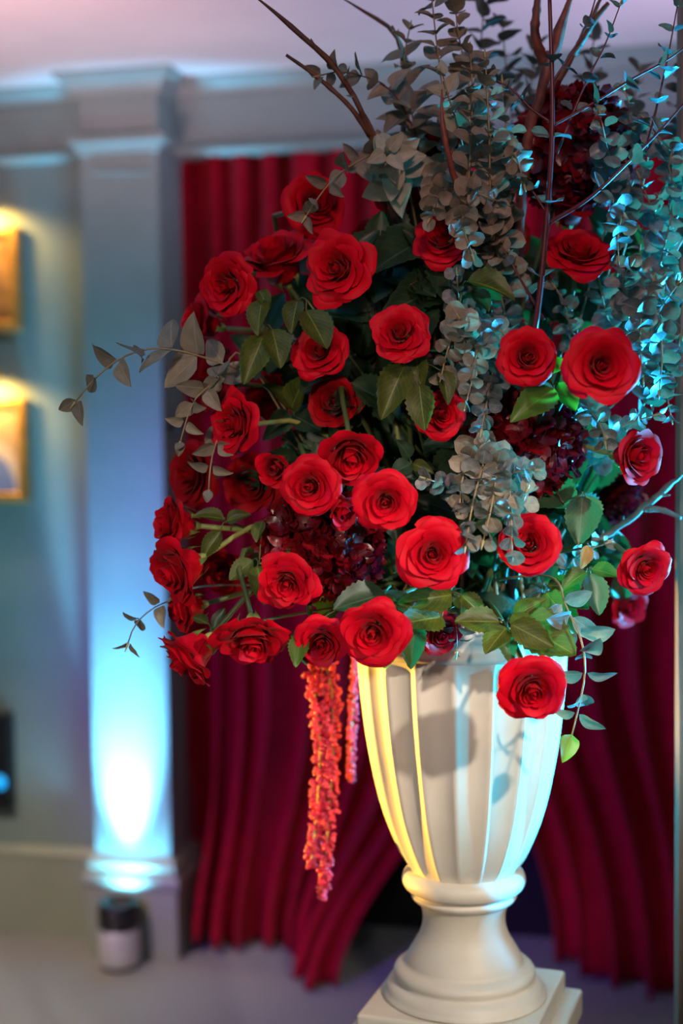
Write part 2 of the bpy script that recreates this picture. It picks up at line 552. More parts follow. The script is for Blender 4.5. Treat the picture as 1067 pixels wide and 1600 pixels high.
def nfB(s, z):
    k = ss(0.40, 0.0, z)
    return NC - 0.015 + 0.21 * k * ss(0.02, 0.2, s) + 0.03 * k * math.sin(17 * s), 0.02 * k * max(0, math.sin(13 * s)), 0.0


curtain('darker wine red velvet curtain right of the urn', lambda z: uB0 + (uB0b - uB0) * ss(0.9, 0.02, z), lambda z: uB1, nfB, 9.5, 9, z_frz + 0.03)

# ================================================================== pilaster uplight
fx = wp((uPL + uPR) / 2 - 0.012, 0.022 + 0.062, 0)
ul = empty('uplight', Matrix.Translation(fx))
tag(ul, 'black and silver cylindrical uplight standing at the foot of the pilaster', 'lamp')


def lathe(name, prof, mat, parent, seg=40):
    verts, faces = [], []
    for r, z in prof:
        for k in range(seg):
            a = 2 * math.pi * k / seg
            verts.append((r * math.cos(a), r * math.sin(a), z))
    for i in range(len(prof) - 1):
        for k in range(seg):
            a, b = i * seg + k, i * seg + (k + 1) % seg
            faces.append((a, b, b + seg, a + seg))
    o = mesh_obj(name, verts, faces, mat, parent)
    return o


hz = 0.185
lathe('foot_ring', [(0.001, 0.0), (0.050, 0.0), (0.054, 0.004), (0.052, 0.012)], M['black'], ul)
lathe('silver_body', [(0.052, 0.010), (0.0565, 0.013), (0.0575, 0.018), (0.0575, 0.108), (0.056, 0.112), (0.052, 0.113)], M['silver'], ul)
lathe('black_housing', [(0.052, 0.111), (0.056, 0.113), (0.056, hz - 0.004), (0.054, hz), (0.049, hz), (0.047, hz - 0.066), (0.001, hz - 0.068)], M['black'], ul)
for k in range(3):
    z = 0.125 + k * 0.017
    lathe('cooling_rib', [(0.0555, z), (0.0585, z + 0.002), (0.0585, z + 0.006), (0.0555, z + 0.008)], M['black'], ul)
lens, lnt, lb, lo = new_mat('lit_lens')
lb.inputs['Base Color'].default_value = (0.7, 0.9, 1, 1)
lb.inputs['Emission Color'].default_value = (0.35, 0.80, 1.0, 1)
lb.inputs['Emission Strength'].default_value = 6.0
lathe('lens', [(0.001, hz - 0.060), (0.040, hz - 0.061), (0.047, hz - 0.064)], lens, ul)
spot('uplight_beam', fx + WN * 0.02 + Vector((0, 0, hz + 0.002)), fx + WN * -0.084 + Vector((0, 0, hz + 0.37)), 640, (0.15, 0.60, 1.0), 36, 1.0, 0.03)
spot('uplight_spill', fx + Vector((0, 0, hz + 0.002)), fx + Vector((0, 0, 1.5)), 14, (0.16, 0.66, 1.0), 140, 0.5, 0.03)

# ================================================================== pictures and their lamps


def art_mat(name, ramp, arch=False):
    m, nt, b, out = new_mat(name)
    L = nt.links
    col, fac = noise_col(nt, ramp[0], ramp[1], 5, 6, 'Generated')
    if arch:
        tc = nt.nodes.new('ShaderNodeTexCoord')
        mp = nt.nodes.new('ShaderNodeMapping')
        mp.inputs['Location'].default_value = (-0.60, 0, 0.0)
        mp.inputs['Scale'].default_value = (1.0, 0.0, 0.62)
        L.new(tc.outputs['Generated'], mp.inputs[0])
        ln = nt.nodes.new('ShaderNodeVectorMath')
        ln.operation = 'LENGTH'
        L.new(mp.outputs[0], ln.inputs[0])
        r = nt.nodes.new('ShaderNodeValToRGB')
        r.color_ramp.interpolation = 'LINEAR'
        e = r.color_ramp.elements
        e[0].position, e[0].color = 0.27, (0.10, 0.22, 0.62, 1)
        e[1].position, e[1].color = 0.30, (0.75, 0.62, 0.60, 1)
        for p_, c_ in ((0.36, (0.70, 0.55, 0.48, 1)), (0.40, (0.40, 0.27, 0.16, 1))):
            n = e.new(p_)
            n.color = c_
        L.new(ln.outputs['Value'], r.inputs['Fac'])
        mx = nt.nodes.new('ShaderNodeMixRGB')
        mx.inputs['Fac'].default_value = 0.2
        L.new(r.outputs['Color'], mx.inputs['Color1'])
        L.new(col, mx.inputs['Color2'])
        col = mx.outputs['Color']
    L.new(col, b.inputs['Base Color'])
    b.inputs['Roughness'].default_value = 0.45
    return m


def picture(px_r, py0, py1, width, label, canvas):
    nP = NW + 0.03
    ur, zt = wuz(px_r, py0, nP)
    _, zb = wuz(px_r, py1, nP)
    u0 = ur - width
    root = empty('framed_picture', Matrix.Translation(wp((u0 + ur) / 2, NW, zb)))
    inv = root.matrix_basis.inverted()

    def part(name, us, ns, zs, mat, bev=0.0):
        v_, f_ = box_data(us[0], us[1], ns[0], ns[1], zs[0], zs[1])
        o = fix_normals(mesh_obj(name, [inv @ wp(*q) for q in v_], f_, mat, root, smooth=False))
        if bev:
            bevel(o, bev, 3)
        return o
    fw = 0.028
    part('frame_stile', (u0, u0 + fw), (NW, nP), (zb, zt), M['gold'], 0.006)
    part('frame_stile', (ur - fw, ur), (NW, nP), (zb, zt), M['gold'], 0.006)
    part('frame_rail', (u0 + fw * 0.8, ur - fw * 0.8), (NW, nP - 0.001), (zb, zb + fw), M['gold'], 0.006)
    part('frame_rail', (u0 + fw * 0.8, ur - fw * 0.8), (NW, nP - 0.001), (zt - fw, zt), M['gold'], 0.006)
    part('canvas', (u0 + 0.01, ur - 0.01), (NW, nP - 0.012), (zb + 0.01, zt - 0.01), canvas)
    tag(root, label, 'picture')
    # brass picture lamp above the frame
    uc, lzt = (u0 + ur) / 2 + 0.03, zt + 0.075
    lamp = empty('picture_lamp', Matrix.Translation(wp(uc, NW, lzt)))
    li = lamp.matrix_basis.inverted()
    pts = [li @ wp(uc, NW, lzt), li @ wp(uc, NW + 0.04, lzt + 0.02), li @ wp(uc, NW + 0.085, lzt + 0.004)]
    c_, _l = catmull(pts, 12)
    v_, f_ = tube_data(c_, 0.004, 0.004)
    mesh_obj('arm', v_, f_, M['brass'], lamp)
    c_ = [li @ wp(uc - 0.06, NW + 0.085, lzt), li @ wp(uc + 0.06, NW + 0.085, lzt)]
    v_, f_ = tube_data(c_, 0.012, 0.012, 12)
    mesh_obj('shade', v_, f_, M['brass'], lamp)
    v_, f_ = box_data(uc - 0.015, uc + 0.015, NW, NW + 0.008, lzt - 0.015, lzt + 0.015)
    fix_normals(mesh_obj('wall_plate', [li @ wp(*q) for q in v_], f_, M['brass'], lamp, smooth=False))
    return lamp, wp(uc, NW + 0.085, lzt - 0.02), wp(uc, NW + 0.0, zb + 0.04)


a1 = art_mat('landscape_canvas', ((0.10, 0.05, 0.02), (0.45, 0.24, 0.08)))
a2 = art_mat('blue_arch_canvas', ((0.40, 0.30, 0.20), (0.62, 0.48, 0.34)), True)
for (pr, y0, y1, w, lab, cv, ll) in (
        (26, 352, 516, 0.26, 'gold framed brown painting, upper of two on the left wall', a1, 'brass picture lamp above the upper gold frame'),
        (38, 622, 785, 0.28, 'gold framed painting of a blue arch, lower of two on the left wall', a2, 'brass picture lamp above the lower gold frame')):
    lamp, src, tgt = picture(pr, y0, y1, w, lab, cv)
    tag(lamp, ll, 'lamp')
    spot('picture_lamp_glow', src, tgt, 10, (1.0, 0.58, 0.15), 165, 0.6, 0.02)

# black wall box at the left picture edge
ur, zt = wuz(11, 1117, NW + 0.05)
_, zb = wuz(11, 1264, NW + 0.05)
wbx = empty('black_wall_box', Matrix.Translation(wp(ur - 0.1, NW, zb)))  # plain black box of unknown use
bi = wbx.matrix_basis.inverted()
v, f = box_data(ur - 0.2, ur, NW, NW + 0.05, zb, zt)
bevel(fix_normals(mesh_obj('cabinet', [bi @ wp(*q) for q in v], f, M['black'], wbx, smooth=False)), 0.005)
ub, zbb = wuz(2, 1222, NW + 0.05)
verts, faces = [], []
for r, n in ((0.020, 0.049), (0.0225, 0.054), (0.018, 0.058), (0.001, 0.059)):
    for k in range(24):
        a = 2 * math.pi * k / 24
        verts.append(bi @ wp(ub - 0.004 + r * math.cos(a), NW + n, zbb + r * math.sin(a)))
for i in range(3):
    for k in range(24):
        a, b = i * 24 + k, i * 24 + (k + 1) % 24
        faces.append((a, b, b + 24, a + 24))
glow, gnt, gb, go = new_mat('blue_glint')  # glowing disc stands in for a blue reflection on the black box
gb.inputs['Base Color'].default_value = (0.02, 0.3, 0.6, 1)
gb.inputs['Emission Color'].default_value = (0.0, 0.36, 0.9, 1)
gb.inputs['Emission Strength'].default_value = 0.9
fix_normals(mesh_obj('blue_glint_disc', verts, faces, glow, wbx))
tag(wbx, 'black wall box with a glowing blue glint at the left picture edge', 'speaker')

# tieback knob beside the pilaster
ku, kz = wuz(276, 668, -0.05)
kn = empty('tieback_knob', Matrix.Translation(wp(uPR, -0.05, kz)) @ Matrix.Rotation(-ANG, 4, 'Z') @ Matrix.Rotation(math.pi / 2, 4, 'Y'))
lathe('wall_rose', [(0.001, 0.0), (0.016, 0.0), (0.017, 0.003), (0.008, 0.006)], M['black'], kn, 20)
lathe('peg', [(0.006, 0.004), (0.006, 0.022), (0.012, 0.025), (0.018, 0.032), (0.016, 0.040), (0.001, 0.043)], M['black'], kn, 20)
tag(kn, 'small black tieback knob on the side of the pilaster by the curtain', 'knob')

# ================================================================== pedestal and urn
YU = 2.0
UC = P(724, 1300, YU)
UX = UC.x
zpx = lambda y: P(724, y, YU).z            # height on the urn axis seen at a pixel row
rpx = lambda r: r * YU / F                 # radius from pixels
z_top = zpx(1549)                          # top of the urn's square plinth
BR = floor_point(880, 1513, z_top)
FLc = floor_point(553, 1582, z_top)
pc = (BR + FLc) / 2
diag = (BR - FLc) / 2
half = math.hypot(diag.x, diag.y) / math.sqrt(2)
rot = math.atan2(diag.y, diag.x) - math.pi / 4
UX, UY = UX, YU
print('plinth centre', pc, 'half', half, 'rot', math.degrees(rot), 'urn axis', UX, UY)
th = 0.034
ped = empty('pedestal', Matrix.Translation((UX, UY, 0)) @ Matrix.Rotation(rot, 4, 'Z'))
tag(ped, 'cream square pedestal under the fluted urn', 'pedestal')
zc = z_top - th


def slab(name, h, z0, z1, mat, parent, bev):
    v_, f_ = box_data(-h, h, -h, h, z0, z1)
    return bevel(mesh_obj(name, v_, f_, mat, parent, smooth=False), bev, 3)


slab('cap', half + 0.022, zc - 0.04, zc, M['stone'], ped, 0.005)
slab('cap_moulding', half + 0.004, zc - 0.065, zc - 0.038, M['stone'], ped, 0.008)
slab('column', half - 0.02, 0.10, zc - 0.06, M['stone'], ped, 0.004)
slab('base', half + 0.02, 0.0, 0.11, M['stone'], ped, 0.006)

urn = empty('urn', Matrix.Translation((UX, UY, zc)) @ Matrix.Rotation(rot, 4, 'Z'))
tag(urn, 'cream fluted garden urn on a square plinth holding the red roses', 'urn')
slab('plinth', half, 0, th, M['stone'], urn, 0.005)


def smooth_prof(pts, n):
    c, _l = catmull([Vector((r, z, 0)) for r, z in pts], n)
    return [(p.x, p.y) for p in c]


Z = lambda y: zpx(y) - zc
foot = [(0.5, 1549), (122, 1549), (126, 1540), (121, 1530), (111, 1525), (110, 1521), (113, 1514), (108, 1506), (98, 1502), (94, 1500), (91, 1491), (81, 1474), (71, 1457), (66, 1440),
        (66, 1424), (70, 1410), (74, 1405)]
lathe('foot', smooth_prof([(rpx(r), Z(y)) for r, y in foot], 70), M['stone'], urn, 96)
coll = [(72, 1407), (80, 1402), (84, 1396), (81, 1390), (83, 1387), (93, 1383), (98, 1373), (95, 1362), (86, 1356), (74, 1354)]
lathe('collar', smooth_prof([(rpx(r), Z(y)) for r, y in coll], 40), M['stone'], urn, 96)

bowl = [(76, 1362), (86, 1353), (101, 1330), (116, 1297), (130, 1258), (143, 1205), (153, 1150), (160, 1095), (164, 1050), (166, 1012)]
bp = smooth_prof([(rpx(r), Z(y)) for r, y in bowl], 44)
NFL, SEG = 18, 18 * 10
verts, faces = [], []
for i, (r, z) in enumerate(bp):
    t = i / (len(bp) - 1)
    dep = rpx(12.5) * (0.35 + 0.65 * ss(0.0, 0.55, t)) * ss(0.0, 0.07, t) * (1 - ss(0.96, 1.0, t))
    for k in range(SEG):
        a = 2 * math.pi * k / SEG
        q = (k % 10) / 10 * 2 - 1
        rr = r - dep * (1 - abs(q) ** 2.2)
        verts.append((rr * math.cos(a), rr * math.sin(a), z))
for i in range(len(bp) - 1):
    for k in range(SEG):
        a, b = i * SEG + k, i * SEG + (k + 1) % SEG
        faces.append((a, b, b + SEG, a + SEG))
bo = mesh_obj('bowl', verts, faces, M['stone'], urn)
rim = [(160, 1016), (168, 1010), (171, 1004), (167, 998), (164, 994), (166, 986), (174, 978), (180, 970), (180, 963), (174, 960), (158, 962), (150, 985), (148, 1060), (100, 1100), (0.5, 1100)]
lathe('rim', smooth_prof([(rpx(r), Z(y)) for r, y in rim], 70), M['stone'], urn, 96)
Z_RIM = zpx(963)
FOAM = Vector((UX, UY, Z_RIM))
fo = empty('floral_foam', Matrix.Translation((UX, UY, zpx(1080))))
hh = Z_RIM + 0.05 - zpx(1080)
verts, faces = [], []
lathe('block', [(0.001, 0.0), (rpx(140), 0.0), (rpx(144), hh * 0.45), (rpx(128), hh * 0.75), (rpx(80), hh * 0.95), (0.001, hh)], M['foam'], fo)
tag(fo, 'dark green floral foam inside the urn mouth', 'floral foam')

# ================================================================== roses


def petal_verts(t, hw, alpha0, alpha1, L, rb, ripple, tip, bulge, rnd, nu=10, nv=9):
    """one petal, swept outward: the angle from the axis runs from alpha0 at the base to alpha1 at the rolled lip"""
    ph, ph2 = rnd.uniform(0, 6.28), rnd.uniform(0, 6.28)
    skew = rnd.uniform(-0.15, 0.15)
    pts, uvs = [], []
    for i in range(nu + 1):
        u = i / nu * 2 - 1
        vt = 1 - 0.16 * abs(u) ** 2.4 + tip * max(0, 1 - abs(u) * 1.6)
        rho, z = rb, 0.0
        col = []
        a1 = alpha1 + 30 * t * abs(u) ** 3 - 6 * (1 - abs(u))
        for j in range(nv + 1):
            v = j / nv * vt
            if j:
                al = math.radians(alpha0 + (a1 - alpha0) * max(0.0, v - 0.12) ** 3.0 / 0.681 + bulge * max(0, 1 - v / 0.4))
                st = L * vt / nv
                rho += math.sin(al) * st
                z += math.cos(al) * st
            wide = 0.50 + 0.50 * min(1, v / 0.5)
            ang = (u + skew * v) * hw * wide
            rr = rho + ripple * v * v * math.sin(3.1 * u + ph) + ripple * 0.5 * v ** 3 * math.sin(7 * u + ph2)
            zz = z + ripple * 0.8 * v * v * math.sin(4.6 * u + ph2)
            rr = max(rr, 0.012)
            col.append(((rr * math.cos(ang), rr * math.sin(ang), zz), (u * 0.5 + 0.5, v)))
        pts.append(col)
    out = [pts[i][j][0] for j in range(nv + 1) for i in range(nu + 1)]
    uvs = [pts[i][j][1] for j in range(nv + 1) for i in range(nu + 1)]
    faces = []
    for j in range(nv):
        for i in range(nu):
            a = j * (nu + 1) + i
            faces.append((a, a + 1, a + nu + 2, a + nu + 1))
    return out, faces, uvs


def grid_mesh(name, pts, faces, uvs, mat):
    me = bpy.data.meshes.new(name)
    me.from_pydata(pts, [], faces)
    me.polygons.foreach_set('use_smooth', [True] * len(me.polygons))
    lay = me.uv_layers.new(name='UVMap')
    for lp in me.loops:
        lay.data[lp.index].uv = uvs[lp.vertex_index]
    me.materials.append(mat)
    me.update()
    return me


def rose_variant(kind, seed, mat):
    """a list of (mesh, rotation about the axis, tilt) for one kind of bloom, unit radius, axis +z, base at the origin"""
    rnd = random.Random(seed)
    #          petals, outer lip angle, outer base angle, base spread, ripple, tip, outer length, inner length
    K = dict(classic=(38, 110, 22, 0.18, 0.022, 0.27, 0.84, 0.82),
             open=(40, 106, 32, 0.22, 0.024, 0.26, 0.92, 0.74),
             cup=(31, 78, 4, 0.16, 0.020, 0.10, 1.06, 1.02),
             ruffled=(33, 118, 26, 0.18, 0.065, 0.02, 0.90, 0.80),
             globe=(33, 100, 8, 0.14, 0.055, 0.06, 0.95, 0.95),
             bud=(21, 46, 2, 0.10, 0.014, 0.10, 1.00, 1.05))[kind]
    N, A1, A0, RB, rip, tip, Lo, Li = K
    raw, rmax = [], 0
    a = rnd.uniform(0, 6.28)
    for i in range(N):
        t = max(0.0, (i - 5) / (N - 6))
        al0 = 2 + (A0 - 2) * t ** 1.4
        al1 = -34 + (A1 + 50) * t ** 0.72 + rnd.uniform(-20, 20) * min(1, t * 2)
        L = Li + (Lo - Li) * t
        rb = 0.035 + RB * t
        if i < 5:
            al0, al1, rb, L = -1 + 0.6 * i, -66 + 9 * i, 0.042 + 0.012 * i, L * (0.97 + 0.01 * i)
        hw = 1.9 - 2.3 * t if t < 0.4 else 0.98 - 0.18 * (t - 0.4) / 0.6
        pts, faces, uvs = petal_verts(t, hw, al0, al1, L * rnd.uniform(0.93, 1.07), rb, rip * (0.2 + t), tip * max(0, t - 0.3) / 0.7 * rnd.uniform(0.3, 1.2), dict(cup=58, bud=58, globe=66).get(kind, 42) * min(1, t * 1.6), rnd)
        tilt = rnd.uniform(-0.05, 0.09) * t * (2.4 if kind == 'ruffled' else 1)
        raw.append((pts, faces, uvs, a, tilt))
        if t > 0.75:
            rmax = max(rmax, sum(sorted(math.hypot(p[0], p[1]) for p in pts)[-8:]) / 8)
        a += 2.39996 + rnd.uniform(-0.2, 0.2)
    k = 1.0 / rmax
    return [(grid_mesh('petal', [(x * k, y * k, z * k) for x, y, z in pts], faces, uvs, mat), a_, tl) for pts, faces, uvs, a_, tl in raw]


VAR = {}
for kd, sd in (('classic', 1), ('classic2', 2), ('open', 3), ('cup', 4), ('ruffled', 5), ('ruffled2', 6), ('bud', 7), ('globe', 8), ('globe2', 9)):
    VAR[kd] = rose_variant(kd.rstrip('2'), sd * 11 + 3, M['petal'])
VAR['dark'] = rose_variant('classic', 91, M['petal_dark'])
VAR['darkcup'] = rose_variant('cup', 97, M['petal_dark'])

# sepal and calyx, unit rose
sp_pts, sp_f, sp_uv = [], [], []
for j in range(7):
    t = j / 6
    w = 0.10 * math.sin(math.pi * min(1, 0.12 + t * 0.88)) ** 0.8
    for u in (-1, 0, 1):
        sp_pts.append((0.10 + 0.34 * math.sin(t * 2.4), u * w, 0.0 - 0.05 * t + 0.25 * math.sin(t * 2.9) - 0.18 * t * t + 0.03 * abs(u)))
        sp_uv.append((u * 0.5 + 0.5, t))
for j in range(6):
    for i in range(2):
        a = j * 3 + i
        sp_f.append((a, a + 1, a + 4, a + 3))
SEPAL = grid_mesh('sepal', sp_pts, sp_f, sp_uv, M['sepal'])
cx_v, cx_f = [], []
CXP = [(0.055, -0.26), (0.10, -0.20), (0.14, -0.10), (0.15, -0.03), (0.08, -0.005), (0.002, 0.0)]
for r, z in CXP:
    for k in range(10):
        a = 2 * math.pi * k / 10
        cx_v.append((r * math.cos(a), r * math.sin(a), z))
for i in range(len(CXP) - 1):
    for k in range(10):
        a, b = i * 10 + k, i * 10 + (k + 1) % 10
        cx_f.append((a, b, b + 10, a + 10))
CALYX = grid_mesh('calyx', cx_v, cx_f, [(0, 0)] * len(cx_v), M['stem_yellow'])


# ------------------------------------------------------------------ leaf meshes (length 1 along +y, face +z)
def leaf_mesh(name, outline, fold, bend, mat, nv=9, nu=4, serr=0.0, cup=0.0, seed=0):
    rnd = random.Random(seed)
    pts, faces, uvs = [], [], []
    tw = rnd.uniform(-0.25, 0.25)
    for j in range(nv + 1):
        t = j / nv
        w = outline(t)
        for i in range(nu + 1):
            u = i / nu * 2 - 1
            x = u * w
            y = t
            if serr and abs(u) > 0.9 and 0 < j < nv:
                y += 0.02
                x *= 1 + (serr if j % 2 else -serr)
            z = fold * abs(x) * 1.2 - bend * t * t + cup * (x * x) + 0.02 * math.sin(9 * t + 3 * u + seed) * abs(u)
            z += tw * x * t
            pts.append((x, y, z))
            uvs.append((u * 0.5 + 0.5, t))
    for j in range(nv):
        for i in range(nu):
            a = j * (nu + 1) + i
            faces.append((a, a + 1, a + nu + 2, a + nu + 1))
    return grid_mesh(name, pts, faces, uvs, mat)


o_rose = lambda t: 0.30 * math.sin(math.pi * t ** 0.80) ** 0.80 + 0.004
o_round = lambda t: 0.50 * math.sqrt(max(0, 1 - (2 * t - 1) ** 2)) ** 0.9 + 0.02 * (1 - t)
o_point = lambda t: 0.36 * math.sin(math.pi * t ** 0.62) ** 0.75 * (1 - 0.12 * t) + 0.004
o_long = lambda t: 0.27 * math.sin(math.pi * t ** 0.85) ** 0.75 + 0.004
LEAF = {}
for key, mat in (('green', 'leaf'), ('dark', 'leaf_dark'), ('bright', 'leaf_bright'), ('dry', 'leaf_dry')):
    LEAF[key] = [leaf_mesh('leaf', o_rose, 0.35 + 0.15 * k, 0.10 + 0.14 * k, M[mat], 18, 4, 0.06, seed=k + 3) for k in range(3)]
LEAF['round'] = [leaf_mesh('leaf', o_round, 0.06, 0.02 + 0.12 * k, M['euc'], 8, 6, cup=0.25 + 0.2 * k, seed=k + 20) for k in range(3)]
LEAF['round_taupe'] = [leaf_mesh('leaf', o_round, 0.06, 0.02 + 0.12 * k, M['euc_taupe'], 8, 6, cup=0.25 + 0.2 * k, seed=k + 30) for k in range(3)]
LEAF['point'] = [leaf_mesh('leaf', o_point, 0.22 + 0.1 * k, 0.05 + 0.15 * k, M['euc_taupe'], 9, 4, seed=k + 40) for k in range(3)]
LEAF['pale'] = [leaf_mesh('leaf', o_point, 0.16 + 0.1 * k, 0.04 + 0.1 * k, M['euc_pale'], 9, 4, seed=k + 70) for k in range(3)]
LEAF['long'] = [leaf_mesh('leaf', o_long, 0.3, 0.06 + 0.2 * k, M['euc'], 9, 4, seed=k + 50) for k in range(3)]
LEAF['long_bright'] = [leaf_mesh('leaf', o_point, 0.2, 0.1, M['leaf_bright'], 9, 4, seed=k + 60) for k in range(2)]

YV, ZV, XV = Vector((0, 1, 0)), Vector((0, 0, 1)), Vector((1, 0, 0))
RRND = random.Random(77)


def rose(px, py, Y, dia, dx, dy, dz, var, label, stem=True, leaves=0, spin=None, smat='stem'):
    rad = dia / 2 * Y / F
    s = rad * 1.06
    ax = Vector((dx, -dz, dy)).normalized()
    hc = dict(cup=0.66, darkcup=0.66, bud=0.85, globe=0.52, globe2=0.52).get(var, 0.42)
    c = P(px, py, Y)
    base = c - ax * (hc * s)
    R3 = ax.to_track_quat('Z', 'Y').to_matrix() @ Matrix.Rotation(RRND.uniform(0, 6.28) if spin is None else spin, 3, 'Z')
    mw = Matrix.Translation(base) @ R3.to_4x4() @ Matrix.Diagonal((s, s, s, 1))
    root = empty('rose', mw)
    for me, a, tilt in VAR[var]:
        data_obj('petal', me, root, Matrix.Rotation(a, 4, 'Z') @ Matrix.Rotation(tilt, 4, 'Y'))
    cal = data_obj('calyx', CALYX, root)
    for k in range(5):
        data_obj('sepal', SEPAL, cal, Matrix.Rotation(k * 1.2566 + 0.3, 4, 'Z'))
    inv = mw.inverted()
    if stem:
        a0 = base - ax * (0.2 * s)
        g = RRND.uniform(0, 6.28)
        end = FOAM + Vector((0.09 * math.cos(g), 0.06 * math.sin(g), 0.02))
        mid1 = a0 - ax * min(0.11, (a0 - end).length * 0.35)
        mid2 = mid1.lerp(end, 0.55) + Vector((0, 0.03, 0.02))
        pts, ln = catmull([a0, mid1, mid2, end], 16)
        v_, f_ = tube_data([inv @ p for p in pts], 0.0034 / s, 0.0042 / s, 7)
        st = mesh_obj('stem', v_, f_, M[smat], root)
        for k in range(leaves):
            i = 4 + k * 3
            p = pts[i]
            t = (pts[i + 1] - pts[i - 1]).normalized()
            sd = t.cross(YV).normalized() * (1 if k % 2 else -1)
            fr = frame_from(sd - t * 0.5 + ZV * 0.1 - YV * 0.3, -YV + ZV * 0.5)
            sz = RRND.uniform(0.045, 0.06)
            data_obj('leaf', RRND.choice(LEAF['green']), st, inv @ (Matrix.Translation(p) @ fr.to_4x4() @ Matrix.Diagonal((sz, sz, sz, 1))))
    return tag(root, label, 'rose', 'red roses in the urn')


